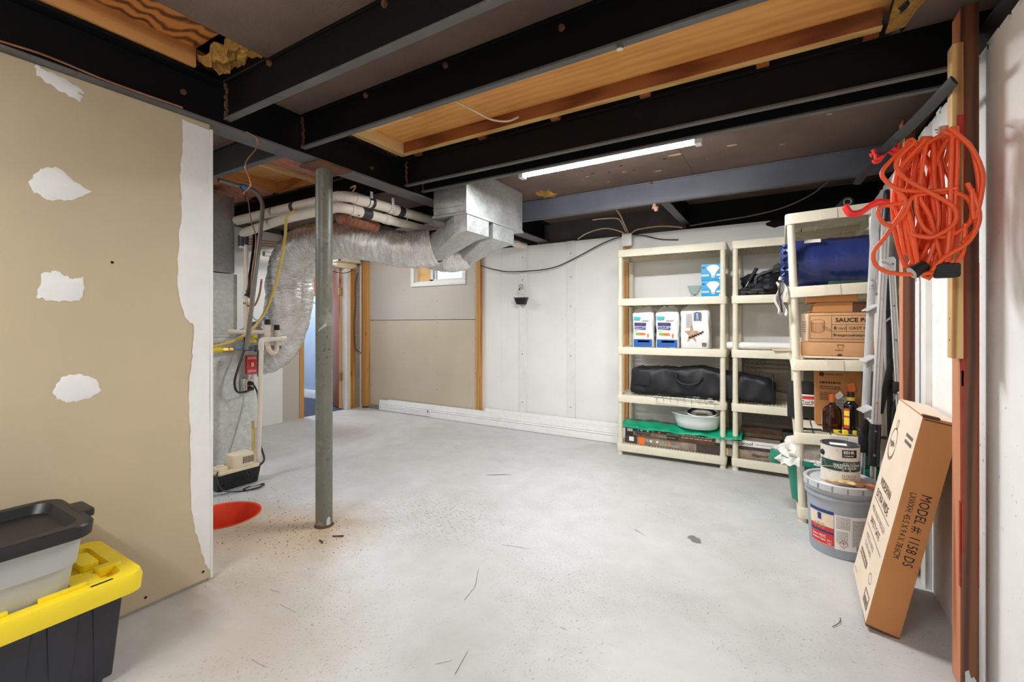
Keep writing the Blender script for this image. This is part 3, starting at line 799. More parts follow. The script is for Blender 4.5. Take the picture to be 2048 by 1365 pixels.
def wire(name, pts, r, mat, label, cat='cable', n=8, seg=6, parent=None, **kw):
    return obj(name, G().tube(spline(pts, n), r, seg), mat, parent, label, cat, smooth=60, **kw)
# white cable dangling in the plywood bay
wire('loose_cable', [(-1.62, 1.72, 2.42), (-1.52, 1.85, 2.40), (-1.45, 2.0, 2.375), (-1.40, 2.1, 2.352), (-1.33, 2.16, 2.348), (-1.26, 2.17, 2.36)], .006, 'cable_cream', 'cream cable dangling from the plywood ceiling bay')
# copper ground wire hanging under the girder, and one running along it
wire('copper_wire', [(-2.262, 1.225, 2.15), (-2.255, 1.27, 2.135), (-2.26, 1.275, 2.09), (-2.27, 1.235, 2.02), (-2.27, 1.225, 1.975), (-2.28, 1.25, 1.93), (-2.28, 1.255, 1.895), (-2.30, 1.235, 1.86), (-2.30, 1.24, 1.85)], .0035, 'copper', 'thin copper wire dangling from the girder flange', 'wire')
wire('copper_wire', [(-2.26, -.3, 2.158), (-2.259, .1, 2.162), (-2.258, .38, 2.156), (-2.258, .52, 2.163), (-2.259, .7, 2.153), (-2.26, .95, 2.155)], .004, 'copper', 'thin copper wire lying along the girder above the drywall', 'wire')
# junction box on the back wall and its cables
jb = thing('junction_box', 'white electrical box at the top of the back wall above the left shelves', 'electrical box', (-1.335, 4.535, 1.99))
obj('box', G().box(-1.385, 4.465, 1.995, -1.293, 4.522, 2.112), 'white_plastic', jb, bevel=.006)
obj('cover_plate', G().box(-1.388, 4.458, 1.992, -1.290, 4.465, 2.115), 'white_plastic', jb, bevel=.003)
wire('black_cable', [(-3.15, 4.50, 1.92), (-2.95, 4.50, 1.86), (-2.75, 4.505, 1.822), (-2.5, 4.505, 1.815), (-2.3, 4.505, 1.818), (-2.1, 4.505, 1.85), (-1.85, 4.505, 1.945), (-1.6, 4.505, 2.05), (-1.39, 4.50, 2.105)], .006, 'cable_black', 'black cable sagging across the white back wall to the electrical box')
wire('black_cable', [(-1.29, 4.50, 2.108), (-1.17, 4.52, 2.085), (-1.02, 4.54, 2.04), (-.86, 4.545, 2.02)], .005, 'cable_black', 'short grey cable leaving the right side of the electrical box')
for i, pts in enumerate(([(-1.36, 4.50, 2.11), (-1.40, 4.42, 2.14), (-1.55, 4.40, 2.18), (-1.75, 4.44, 2.16), (-1.9, 4.55, 2.13)],
                         [(-1.33, 4.50, 2.115), (-1.345, 4.40, 2.2), (-1.36, 4.30, 2.28), (-1.40, 4.22, 2.345)],
                         [(-1.31, 4.50, 2.115), (-1.22, 4.44, 2.14), (-1.0, 4.45, 2.15), (-.82, 4.52, 2.13)],
                         [(-1.35, 4.49, 2.12), (-1.38, 4.35, 2.24), (-1.5, 4.28, 2.25), (-1.62, 4.25, 2.245)])):
    wire('cream_cable', pts, .0065, 'cable_cream', ['cream cable running left along the rim beam', 'cream cable rising from the electrical box to the deck',
         'cream cable running right along the wall top', 'cream cable end curling beside the rim beam'][i], group='cables at the electrical box')
wire('grey_cable', [(-.75, 4.5, 2.135), (-.5, 4.5, 2.15), (-.25, 4.48, 2.16), (0.0, 4.42, 2.185), (.2, 4.3, 2.24), (.3, 4.2, 2.3)], .006, 'conduit_grey', 'grey cable climbing along the black rim beam behind the shelves')

# hose tap and small wedge bracket on the furring strip
tp = thing('wall_tap', 'small metal hose tap on the white furring strip', 'tap', (-2.585, 4.52, 1.6))
obj('escutcheon', G().box(-2.62, 4.53, 1.55, -2.55, 4.537, 1.68), 'paint_white', tp, bevel=.002)
obj('spout', G().tube(spline([(-2.585, 4.53, 1.625), (-2.585, 4.49, 1.62), (-2.588, 4.47, 1.60), (-2.59, 4.465, 1.585)], 5), .011, 10), 'chrome', tp, smooth=50)
g = G(); g.tube([(-2.585+.022*math.cos(a), 4.50, 1.648+.018*math.sin(a)) for a in [k*math.pi/6 for k in range(12)]], .005, 6, closed=True)
obj('handle', g, 'chrome', tp, smooth=50)
br = thing('wedge_bracket', 'small dark grey wedge shaped bracket below the tap', 'bracket', (-2.58, 4.5, 1.435))
g = G(); a = [(-2.655, 4.46, 1.51), (-2.505, 4.46, 1.51), (-2.505, 4.535, 1.51), (-2.655, 4.535, 1.51)]; b_ = [(-2.63, 4.475, 1.435), (-2.53, 4.475, 1.435), (-2.53, 4.535, 1.435), (-2.63, 4.535, 1.435)]
g.rings([b_, a]); obj('body', g, 'plastic_black', br, bevel=.003)
g = G(); g.box(-2.66, 4.455, 1.508, -2.50, 4.535, 1.516); obj('rim', g, 'conduit_grey', br)

# ================================================================== ducts
px0, px1, py0, py1, pz0 = -2.252, -1.943, 2.60, 3.41, 2.0
du = thing('duct_box', 'galvanized sheet metal duct box hanging between the joists', 'duct', (-2.1, 3.0, 1.88))
obj('body', G().box(px0, py0, pz0, px1, py1, 2.35), 'galvanized', du, bevel=.004)
g = G(); g.box(px0-.006, py0-.008, pz0-.002, px1+.008, py0, pz0+.018); g.box(px1, py0-.006, pz0-.002, px1+.010, py1, pz0+.018)
g.box(px0-.004, py0-.006, pz0+.06, px1, py0, pz0+.064)
obj('seam', g, 'galvanized', du, bevel=.002)
def boot(y0, y1, par):
    g = G(); n = 32; cy, cz, cr, cxx = (y0+y1)/2+.06, 1.845, .118, -2.365
    R0 = []; R1 = []
    xa, xb, za = px0+.03, px1, 1.878
    # four-sided throat on the right face side, lofted to a round collar on the left
    def sq(k):
        t = (k/n*4) % 4; c = [(y0, 2.0), (y1, 2.0), (y1, za), (y0, za)]
        i = int(t); f = t-i; p, q = c[i], c[(i+1) % 4]
        return (p[0]+(q[0]-p[0])*f, p[1]+(q[1]-p[1])*f)
    ringA = [(xb, *sq(k)) for k in range(n)]
    ringB = [(xb-.12, *sq(k)) for k in range(n)]
    ringB = [(x, y, z-.02 if z < 1.99 else z) for x, y, z in ringB]
    def circ(k):
        a = math.radians(135) - 2*math.pi*k/n
        return (cy+cr*math.cos(a), cz-.01+cr*math.sin(a))
    ringC = [(cxx, *circ(k)) for k in range(n)]; ringD = [(cxx-.06, *circ(k)) for k in range(n)]
    g.rings([ringA, ringB, ringC, ringD], True, False)
    b = obj('boot', g, 'galvanized', par, smooth=25)
    obj('collar_band', G().tube([(cxx-.03, cy, cz-.01), (cxx-.062, cy, cz-.01)], cr+.012, 32), 'rubber_black', b, smooth=40)
    return (cxx-.05, cy, cz-.01)
c1 = boot(2.607, 2.885, du); c2 = boot(2.945, 3.265, du)
def flex(name, pts, r, label, seed, n=10, parent=None):
    P = spline(pts, n); r_ = random.Random(seed); dense = []
    L = [0]
    for a, b in zip(P, P[1:]): L.append(L[-1]+(b-a).length)
    tot = L[-1]; N = int(tot/.006); k = 0
    for i in range(N+1):
        s = tot*i/N
        while k < len(L)-2 and L[k+1] < s: k += 1
        f = (s-L[k])/max(1e-9, L[k+1]-L[k]); dense.append(P[k].lerp(P[k+1], f))
    g = G(); m = 56
    g.tube(dense, r, m)
    cnt = len(dense)*m
    ph = [r_.uniform(0, 50) for _ in range(4)]
    for i in range(cnt):
        ring, q = divmod(i, m); c = dense[ring]; p = V3(g.v[i]); d = p-c
        s = ring*.006; an = 2*math.pi*q/m
        nz = mnoise.noise(V3((p.x*9+ph[0], p.y*9, p.z*9)))
        n2 = mnoise.noise(V3((s*42+ph[1], 1.3*math.cos(an), 1.3*math.sin(an))))
        n3 = mnoise.noise(V3((s*18+ph[3], 2.4*math.sin(an), 2.4*math.cos(an))))
        k2 = 1 + .05*nz + .045*n3 + .045*n2
        g.v[i] = tuple(c + d*k2)
    o = obj(name, g, 'duct_foil', parent, label, 'duct', smooth=80)
    at_ = o.data.attributes.new('duct', 'FLOAT_VECTOR', 'POINT')
    for i in range(cnt):
        ring, q = divmod(i, m); an = 2*math.pi*q/m; at_.data[i].vector = (ring*.006+seed, math.cos(an), math.sin(an))
    return o
flex('foil_duct', [c1, (-2.58, 2.72, 1.805), (-2.82, 2.57, 1.855), (-3.06, 2.47, 1.90), (-3.34, 2.43, 1.925), (-3.58, 2.41, 1.89), (-3.75, 2.40, 1.76), (-3.82, 2.40, 1.58), (-3.84, 2.40, 1.38), (-3.90, 2.40, 1.20), (-4.06, 2.39, 1.10), (-4.25, 2.38, 1.08)], .148,
     'wrinkled silver foil flexible duct from the front boot, bending down at the furnace', 21)
flex('foil_duct', [c2, (-2.50, 3.12, 1.80), (-2.75, 3.03, 1.85), (-3.1, 2.93, 1.93), (-3.5, 2.83, 1.97), (-3.85, 2.72, 1.91), (-3.99, 2.67, 1.72), (-4.02, 2.66, 1.45), (-4.05, 2.64, 1.22), (-4.12, 2.60, 1.02), (-4.24, 2.54, .89), (-4.40, 2.48, .85), (-4.52, 2.44, .85)], .140,
     'second silver foil duct behind, curving down lowest to the furnace', 22)
g = G(); P = spline([(-2.62, 2.06, 1.945), (-2.64, 2.2, 1.95), (-2.68, 2.42, 1.955)], 10)
P = spline(P, 3); g.tube(P, lambda t: .045+.004*math.sin(t*110), 16)
obj('brown_flex_pipe', g, 'brown_flex', None, 'brown corrugated pipe between the white pipes and the foil duct', 'pipe', smooth=40)

# ---- white plastic pipes
def pvc_run(label, pts, r, bands, hubs, z_el):
    t = thing('plastic_pipe', label, 'pipe', pts[0], group='white plastic pipes under the girder')
    obj('pipe', G().tube(pts, r, 24), 'pvc', t, smooth=50)
    for a, b in hubs: obj('fitting', G().tube([a, b], r+.0045, 24), 'pvc', t, smooth=40)
    for a, b in bands: obj('primer_band', G().tube([a, b], r+.0028, 24), 'pvc_primer', t, smooth=40)
    return t
def elbow(c, r, n=8):
    """quarter bend from +x arriving to +y leaving, inner corner at c"""
    return [(c[0]-r+r*math.sin(a), c[1]+r-r*math.cos(a), c[2]) for a in [math.pi/2*k/n for k in range(n+1)]]
zA, xA, yA = 2.075, -2.53, 2.03
e = elbow((xA, yA, zA), .07)
pvc_run('upper white plastic pipe bending at the steel post toward the back wall', [(-3.89, yA, zA-.008), (-3.2, yA, zA)] + e + [(xA, 3.0, zA+.005), (xA, 4.5, zA+.03)], .036,
        [((-3.12, yA, zA), (-3.08, yA, zA)), ((xA, 2.205, zA), (xA, 2.265, zA)), ((xA, 2.50, zA), (xA, 2.56, zA)), ((-2.70, yA, zA), (-2.655, yA, zA))], [((xA, 2.10, zA), (xA, 2.205, zA)), ((-2.655, yA, zA), (-2.60, yA, zA)), ((xA, 2.455, zA), (xA, 2.50, zA)), ((xA, 4.28, zA+.026), (xA, 4.34, zA+.027))], zA)
zB, xB, yB = 1.998, -2.565, 2.0
e = elbow((xB, yB, zB), .07)
t2 = pvc_run('lower white plastic pipe with a primer smeared elbow beside the steel post', [(-3.83, yB+.05, zB-.16), (-3.83, yB+.05, zB-.07), (-3.81, yB+.045, zB-.045), (-3.77, yB+.04, zB-.036), (-3.2, yB, zB-.01)] + e + [(xB, 3.0, zB), (xB, 3.3, zB)], .034,
        [((xB, 2.185, zB), (xB, 2.27, zB)), ((-2.73, yB, zB-.002), (-2.68, yB, zB-.002)), ((-3.83, yB+.05, zB-.15), (-3.83, yB+.05, zB-.06))], [((xB, 2.095, zB), (xB, 2.185, zB)), ((xB, 2.40, zB), (xB, 2.46, zB)), ((-2.68, yB, zB), (-2.63, yB, zB))], zB)
g = G(); r = random.Random(4)
for k in range(7): 
    a = r.uniform(-2.6, -.6); y = 2.075+.012*k; c = V3((xB, y, zB))
    g.disc(c + V3((.0392*math.cos(a)*.9, 0, .0392*math.sin(a))), .013, 9, 0)
obj('primer_smear', g, 'pvc_primer', t2)
for x, y, zb, lab in ((-2.50, 2.225, 2.07, 'perforated white hanger strap nearest the steel post'), (-2.49, 2.42, 2.07, 'perforated white hanger strap looped around the upper pipe')):
    s = thing('hanger_strap', lab, 'strap', (x, y, 2.03))
    g = G(); g.box(x-.001, y-.011, zb-.01, x+.002, y+.011, 2.145)
    obj('band', g, 'white_plastic', s)
    g = G(); g.tube([(xA+.041*math.cos(a), y, zA+.041*math.sin(a)) for a in [math.radians(10-k*22) for k in range(10)]], .004, 6)
    g2 = G()
    for a0 in range(9):
        a = math.radians(10-a0*22); b = math.radians(10-(a0+1)*22)
        g2.add([(xA+.04*math.cos(t), y+d, zA+.04*math.sin(t)) for t, d in ((a, -.011), (b, -.011), (b, .011), (a, .011))], [(0, 1, 2, 3)])
    obj('loop', g2, 'white_plastic', s)
    g = G()
    for z in [2.05+.016*k for k in range(6)]: g.disc((x+.0024, y, z), .0045, 8, 0)
    obj('strap_hole', g, 'dark_hole', s)
wire('tie_strip', [(-2.6, 2.72, 2.12), (-2.585, 2.66, 2.04)], .006, 'white_plastic', 'short white tie strip standing above the upper pipe', 'strap')
wire('tie_strip', [(-2.57, 2.1, 2.15), (-2.555, 2.13, 2.17), (-2.55, 2.1, 2.115)], .006, 'cable_cream', 'cream tie loop above the upper pipe elbow', 'strap')
# small pipes by the doorway soffit
dp = thing('drain_stub', 'short white drain pipe with black coupling above the doorway', 'pipe', (-4.9, 3.7, 2.0))
obj('pipe', G().tube([(-5.0, 2.9, 2.0), (-5.0, 3.62, 2.0), (-5.0, 3.8, 2.0)], .03, 18), 'pvc', dp, smooth=50)
obj('coupling', G().tube([(-5.0, 3.60, 2.0), (-5.0, 3.66, 2.0)], .037, 18), 'rubber_black', dp, smooth=40)
obj('wye_fitting', G().tube([(-5.0, 3.66, 2.0), (-5.0, 3.84, 2.0)], .04, 18).tube([(-5.0, 3.7, 2.0), (-4.94, 3.83, 2.05)], .03, 16), 'pvc', dp, smooth=40)
obj('clean_out_cap', G().tube([(-4.942, 3.83, 2.05), (-4.925, 3.865, 2.063)], .024, 14), 'rubber_black', dp, smooth=40)
wire('thin_black_cable', [(-5.0, 3.64, 1.965), (-5.05, 3.75, 1.93), (-5.1, 3.95, 1.90), (-5.2, 4.2, 1.93), (-5.25, 4.38, 2.02)], .005, 'cable_black', 'thin black cable drooping above the doorway')
wire('thin_black_cable', [(-5.265, 4.43, 1.95), (-5.26, 4.385, 1.75), (-5.262, 4.39, 1.5), (-5.262, 4.36, 1.25), (-5.262, 4.365, 1.0), (-5.262, 4.40, .85), (-5.24, 4.50, .78)], .005, 'cable_black', 'thin black cable hanging down beside the doorway stud')
for i in range(3):
    wire('copper_line', [(-4.9+.05*i, 2.6, 2.06+.02*i), (-4.7+.05*i, 3.2, 2.07+.015*i), (-4.2+.08*i, 3.9, 2.09+.01*i), (-3.6, 4.45, 2.10+.01*i)], .007, 'copper', ['lowest', 'middle', 'topmost'][i] + ' copper line under the far deck behind the foil duct', 'pipe', group='copper lines at the far corner')

# ================================================================== furnace corner
fu = thing('furnace', 'grey sheet metal furnace cabinet with a plenum behind the drywall corner', 'furnace', (-4.25, 1.7, 0))
obj('lower_cabinet', G().box(-4.62, 1.2, .03, -3.9, 2.185, 1.115), 'furnace_metal', fu, bevel=.006)
obj('upper_cabinet', G().box(-4.6, 1.2, 1.12, -3.903, 2.04, 1.62), 'furnace_metal', fu, bevel=.006)
obj('plenum', G().box(-4.58, 1.2, 1.626, -3.905, 2.022, 2.262), 'plenum_metal', fu, bevel=.012)
g = G()
for y, z in ((1.9, .9), (2.05, .88), (1.78, .46), (1.95, .56), (2.1, .52), (1.9, 1.05), (2.08, 1.06), (2.15, .42), (2.0, .37), (2.16, .7)): g.cyl((-3.9, y, z), (-3.894, y, z), .006, n=8)
obj('screw', g, 'chrome', fu)
g = G(); g.box(-3.905, 1.2, 1.1, -3.885, 2.2, 1.12)
obj('ledge', g, 'furnace_metal', fu, bevel=.002)

# condensate pump
pu = thing('condensate_pump', 'cream condensate pump on a black tank beside the furnace', 'pump', (-3.5, 1.82, 0))
x0, x1, y0, y1 = -3.575, -3.43, 1.655, 1.975
g = G(); g.rrect(x0, y0, x1, y1, .02, .004, .118, .016)
tank = obj('tank', g, 'plastic_black', pu, smooth=40)
g = G(); r = random.Random(2)
for k in range(60):
    y = y0+.03+r.random()*(y1-y0-.06); z = .02+r.random()*.085
    xx = x1-.016*(1-(z-.004)/.114)+.0008; g.tube([(xx, y, z), (xx+.0012, y+r.uniform(-.012, .012), z+r.uniform(-.012, .012))], .0035, 5)
obj('dried_drips', g, 'plastic_charcoal', tank)
obj('cover_plate', G().rrect(x0+.005, y0+.006, x1-.003, y1-.012, .018, .118, .140), 'plastic_cream', pu, smooth=40, bevel=.003)
g = G(); g.rrect(x0+.02, 1.765, x1-.012, 1.925, .02, .140, .238)
mc = obj('motor_cover', g, 'plastic_cream', pu, bevel=.008)
for k in range(7):
    y = 1.84+k*.0115
    obj('vent_slot', G().box(x1-.0125, y, .165, x1-.0108, y+.0055, .215), 'dark_hole', mc)
obj('float_housing', G().rrect(x0+.03, 1.668, x1-.02, 1.745, .02, .14, .168), 'plastic_cream', pu, bevel=.006)
obj('inlet_ring', G().lathe([(.016, 0), (.024, 0), (.024, .012), (.016, .012)], (-3.485, 1.70, .168), 20, True), 'plastic_cream', pu, smooth=40)
wire('pump_cord', [(-3.47, 1.68, .15), (-3.40, 1.64, .11), (-3.36, 1.66, .04), (-3.33, 1.75, .008), (-3.30, 1.86, .006), (-3.32, 1.93, .006), (-3.36, 1.90, .008), (-3.35, 1.80, .010), (-3.30, 1.79, .010), (-3.27, 1.86, .010), (-3.31, 1.92, .014)], .005, 'cable_black', 'thin dark cord coiled on the floor in front of the pump', 'cord')
wire('pump_cord', [(-3.47, 1.665, .13), (-3.41, 1.61, .15), (-3.40, 1.58, .08), (-3.40, 1.60, .02), (-3.38, 1.72, .008), (-3.36, 1.85, .01), (-3.345, 1.95, .012)], .0045, 'plastic_greytote', 'grey cord draped around the black pump tank', 'cord')

# drain pipes at the furnace
dn = thing('drain_pipe', 'white vertical drain pipe with elbow running down into the pump', 'pipe', (-3.49, 1.985, .12))
obj('riser', G().tube([(-3.495, 1.985, .10), (-3.5, 2.012, 1.06)], .0165, 18), 'pvc', dn, smooth=50)
obj('elbow', G().tube(spline([(-3.5, 2.010, 1.0), (-3.5, 2.012, 1.065), (-3.502, 2.03, 1.082), (-3.505, 2.075, 1.083)], 6), .021, 18), 'pvc', dn, smooth=50)
obj('cross_arm', G().tube([(-3.505, 2.05, 1.083), (-3.54, 2.24, 1.085)], .0165, 18), 'pvc', dn, smooth=50)
obj('end_fitting', G().tube([(-3.53, 2.18, 1.085), (-3.545, 2.235, 1.085)], .02, 18), 'pvc', dn, smooth=50)
tr = thing('drain_trap', 'white drain trap with two black caps in front of the foil duct', 'pipe', (-3.6, 2.1, 1.0))
obj('trap_body', G().tube(spline([(-3.62, 2.13, 1.19), (-3.62, 2.13, 1.06), (-3.62, 2.145, .99), (-3.62, 2.18, .965), (-3.62, 2.205, .99), (-3.62, 2.21, 1.06), (-3.62, 2.21, 1.15)], 6), .02, 16), 'plastic_cream', tr, smooth=50)
for y, z in ((2.13, 1.20), (2.21, 1.155)):
    obj('tee', G().tube([(-3.62, y, z-.09), (-3.62, y, z)], .026, 18), 'pvc', tr, smooth=50)
    obj('cap', G().tube([(-3.62, y, z), (-3.62, y, z+.045)], .021, 16), 'rubber_black', tr, smooth=50)
obj('side_arm', G().tube([(-3.63, 2.13, 1.14), (-3.66, 1.93, 1.145), (-3.7, 1.86, 1.15)], .016, 16), 'pvc', tr, smooth=50)
ln = thing('condensate_pipe', 'white pipe rising along the upper furnace cabinet', 'pipe', (-3.80, 2.07, 1.2))
obj('pipe', G().tube([(-3.80, 2.055, 1.12), (-3.80, 2.055, 1.95)], .017, 16), 'pvc', ln, smooth=50)
obj('primer_collar', G().tube([(-3.80, 2.055, 1.86), (-3.80, 2.055, 1.96)], .020, 16), 'pvc_primer', ln, smooth=50)
obj('union', G().tube([(-3.80, 2.055, 1.42), (-3.80, 2.055, 1.47)], .024, 16), 'pvc', ln, smooth=40)
obj('brass_clamp', G().tube([(-3.80, 2.055, 1.37), (-3.80, 2.055, 1.385)], .021, 16), 'brass', ln, smooth=40)
# insulated black suction line, copper lines
wire('insulated_line', [(-3.83, 2.16, 2.0), (-3.82, 2.15, 1.85), (-3.80, 2.11, 1.62), (-3.79, 2.085, 1.5), (-3.79, 2.06, 1.43)], .030, 'rubber_black', 'thick black insulated refrigerant line by the furnace', 'pipe', 8, 14)
wire('copper_line', [(-3.72, 2.14, 1.58), (-3.72, 2.12, 1.45), (-3.74, 2.09, 1.36), (-3.79, 2.055, 1.36)], .008, 'copper', 'bent copper line below the black insulated line', 'pipe')
wire('steel_conduit', [(-3.38, 1.641, 2.214), (-3.38, 1.822, 2.209), (-3.38, 1.877, 2.205), (-3.38, 1.914, 2.180), (-3.38, 1.945, 2.131), (-3.38, 1.950, 2.073), (-3.38, 1.933, 1.879), (-3.38, 1.902, 1.613), (-3.38, 1.858, 1.237), (-3.38, 1.829, 1.016)], .0155, 'conduit_grey', 'grey flexible conduit bending down from the ceiling by the furnace', 'conduit', 8, 12)
wire('blue_clip', [(-3.38, 1.79, 2.211), (-3.38, 1.815, 2.21), (-3.38, 1.84, 2.209)], .021, 'blue_plastic', 'small bright blue wire connector on the conduit', 'connector', 5, 10)
wire('thin_copper_wire', [(-3.37, 1.78, 2.20), (-3.36, 1.81, 2.16), (-3.37, 1.815, 2.12)], .004, 'cable_black', 'short loose dark wire below the blue connector', 'wire')
wire('thermostat_wire', [(-3.36, 1.813, 2.190), (-3.36, 1.827, 2.151), (-3.36, 1.853, 1.978), (-3.36, 1.891, 1.837), (-3.36, 1.864, 1.609), (-3.36, 1.849, 1.385), (-3.36, 1.827, 1.163)], .004, 'copper', 'thin brown thermostat wire running beside the conduit', 'wire')
wire('thermostat_wire', [(-3.69, 2.03, 1.3), (-3.68, 2.07, 1.24), (-3.66, 2.14, 1.26), (-3.68, 2.02, 1.17), (-3.72, 1.94, 1.12)], .0035, 'blue_plastic', 'thin blue wire crossing in front of the foil duct', 'wire')
wire('yellow_tube', [(-3.02, 1.985, 2.03), (-3.10, 1.97, 1.98), (-3.17, 2.0, 1.86), (-3.24, 2.02, 1.72), (-3.30, 2.01, 1.52), (-3.36, 1.97, 1.32), (-3.42, 1.90, 1.17), (-3.47, 1.81, 1.09), (-3.50, 1.72, 1.055), (-3.53, 1.62, 1.035), (-3.56, 1.5, 1.03)], .0105, 'vinyl_yellow', 'yellow vinyl tube looping down from the white pipes', 'tube', 8, 10)
wire('yellow_tube', [(-3.52, 1.955, .13), (-3.53, 1.965, .3), (-3.545, 1.97, .45)], .011, 'vinyl_yellow', 'short yellow tube standing behind the drain riser', 'tube')
# gas line
gl = thing('gas_line', 'gas pipe with yellow handle, blue valve and brass fittings on the furnace front', 'pipe', (-3.8, 1.95, 1.0))
gx, gz = -3.82, 1.0
obj('flex_end', G().tube([(gx, 1.5, gz), (gx, 1.885, gz)], .020, 14), 'gas_yellow', gl, smooth=50)
obj('brass_nut', G().tube([(gx, 1.88, gz), (gx, 1.92, gz)], .023, 6), 'brass', gl)
obj('brass_nut', G().tube([(gx, 1.93, gz), (gx, 1.96, gz)], .020, 6), 'brass', gl)
obj('brass_tube', G().tube([(gx, 1.90, gz), (gx, 2.06, gz)], .015, 14), 'brass', gl, smooth=50)
obj('valve_handle', G().box(gx+.012, 1.965, gz+.002, gx+.035, 2.05, gz+.022), 'blue_plastic', gl, bevel=.005)
obj('black_pipe', G().tube([(gx, 2.05, gz), (gx, 2.36, gz)], .018, 14), 'steel_worn_lit', gl, smooth=50)
obj('tee_fitting', G().tube([(gx, 2.14, gz), (gx, 2.21, gz)], .028, 14).tube([(gx, 2.175, gz), (gx, 2.175, gz-.24)], .014, 12), 'steel_worn_lit', gl, smooth=50)
obj('yellow_tag', G().box(gx+.02, 2.05, gz+.05, gx+.024, 2.14, gz+.075).box(gx+.02, 2.04, gz+.09, gx+.024, 2.15, gz+.115), 'gas_yellow', gl)
# red switch and outlet
rs = thing('red_switch_box', 'red emergency switch plate on the furnace conduit', 'switch', (-3.83, 2.115, .78))
obj('plate', G().box(-3.845, 2.07, .785, -3.815, 2.157, .945), 'red_box', rs, bevel=.006)
obj('toggle', G().box(-3.815, 2.103, .85, -3.802, 2.122, .885), 'cable_cream', rs, bevel=.002)
g = G(); fn = plane_fn((-3.8148, 2.078, .91), (0, 1, 0), (0, 0, 1)); lines(g, fn, .0, .02, .07, 2, .012, .005); lines(g, fn, .0, -.09, .07, 2, .012, .005)
obj('lettering', g, 'ink_white', rs)
ob = thing('outlet_box', 'small black outlet box with plugs below the red switch', 'outlet', (-3.85, 2.11, .63))
obj('box', G().box(-3.895, 2.06, .635, -3.85, 2.15, .745), 'galvanized', ob, bevel=.004)
obj('receptacle', G().box(-3.85, 2.075, .64, -3.842, 2.14, .74), 'cable_cream', ob, bevel=.003)
for z in (.665, .708): obj('plug', G().cyl((-3.845, 2.108, z), (-3.80, 2.108, z), .02, .014, 12), 'rubber_black', ob, smooth=40)
obj('nipple', G().tube([(-3.84, 2.10, .74), (-3.84, 2.10, .79)], .015, 12), 'galvanized', ob, smooth=40)
wire('black_power_cord', [(-3.79, 2.00, 1.16), (-3.78, 2.03, 1.12), (-3.78, 2.03, 1.0), (-3.77, 1.98, .86), (-3.77, 1.95, .74), (-3.77, 1.97, .66), (-3.78, 2.04, .65), (-3.80, 2.105, .665)], .009, 'cable_black', 'black power cord looping left of the red switch', 'cord')
wire('black_power_cord', [(-3.80, 2.11, .708), (-3.74, 2.12, .62), (-3.66, 2.08, .45), (-3.56, 2.03, .28), (-3.46, 2.01, .16), (-3.44, 1.97, .125)], .008, 'cable_black', 'black power cord running down from the outlet to the pump', 'cord')

# red pit ring in the floor
cx, cy, r = PIT
g = G(); g.lathe([(r-.006, -.34), (r-.002, -.002), (r+.002, .004), (r+.008, .006), (r+.010, .001), (r+.004, -.004)], (cx, cy, 0), 56)
sp_ = thing('sump_pit', 'round red orange plastic sump liner sunk in the floor', 'sump', (cx, cy, 0))
obj('pit_bottom', G().add([(cx+(r-.006)*math.cos(6.2832*k/40), cy+(r-.006)*math.sin(6.2832*k/40), -.26) for k in range(40)], [tuple(range(40))]), 'dark_hole', sp_)  # near-black disc closing the pit below the rim
obj('liner', g, 'red_orange_plastic', sp_, smooth=50)
# dirt crumbs around the pit and the post
g = G(); rr = random.Random(8)
for k in range(520):
    a = rr.uniform(0, 6.283); d = rr.uniform(.22, .5)**1.0
    x, y = (cx+.05+d*math.cos(a), cy+d*math.sin(a)) if k % 2 else (-2.35+rr.gauss(0, .2), 1.6+rr.gauss(0, .16))
    if (x-cx)**2+(y-cy)**2 < (r+.012)**2: continue
    s = rr.uniform(.001, .0038); t = rr.uniform(0, 3.14)
    g.obox((x, y, 0), (s*2*math.cos(t), s*2*math.sin(t), 0), (-s*math.sin(t)*.7, s*math.cos(t)*.7, 0), (0, 0, s*.5))
obj('floor_debris', g, 'ink_brown', None, 'small brown crumbs of dirt around the post and pit', 'debris', kind='stuff')
for i, (x, y, t, l) in enumerate(((-2.18, 1.66, .6, .06), (-2.2, 1.59, -.3, .04), (.17, 2.18, 1.2, .09))):
    wire('twig' if i < 2 else 'hair_strand', [(x, y, .004), (x+l*.5*math.cos(t)+.01, y+l*.5*math.sin(t), .006), (x+l*math.cos(t), y+l*math.sin(t), .004)], .004 if i < 2 else .0012, 'ink_brown' if i < 2 else 'ink_black',
         ['dark twig lying right of the post base', 'short brown twig in front of the post base', 'curved dark strand on the floor left of the tall box'][i], 'debris')
# grey repair patches on the floor
def floor_patch(x, y, a, b, rot, seed, mat, label):
    r = random.Random(seed); N = 26; c, s = math.cos(rot), math.sin(rot); g = G(); pts = []
    for k in range(N):
        q = r.uniform(.8, 1.1); u, v = a*math.cos(6.283*k/N)*q, b*math.sin(6.283*k/N)*q; pts.append((x+u*c-v*s, y+u*s+v*c, .0012))
    g.add(pts, [tuple(range(N))]); struct('chipped_paint', g, mat, parent=fl)
floor_patch(-.42, 2.68, .05, .03, -.9, 1, 'conduit_grey', ''); floor_patch(-1.95, 3.02, .10, .008, .6, 2, 'ink_grey', '')

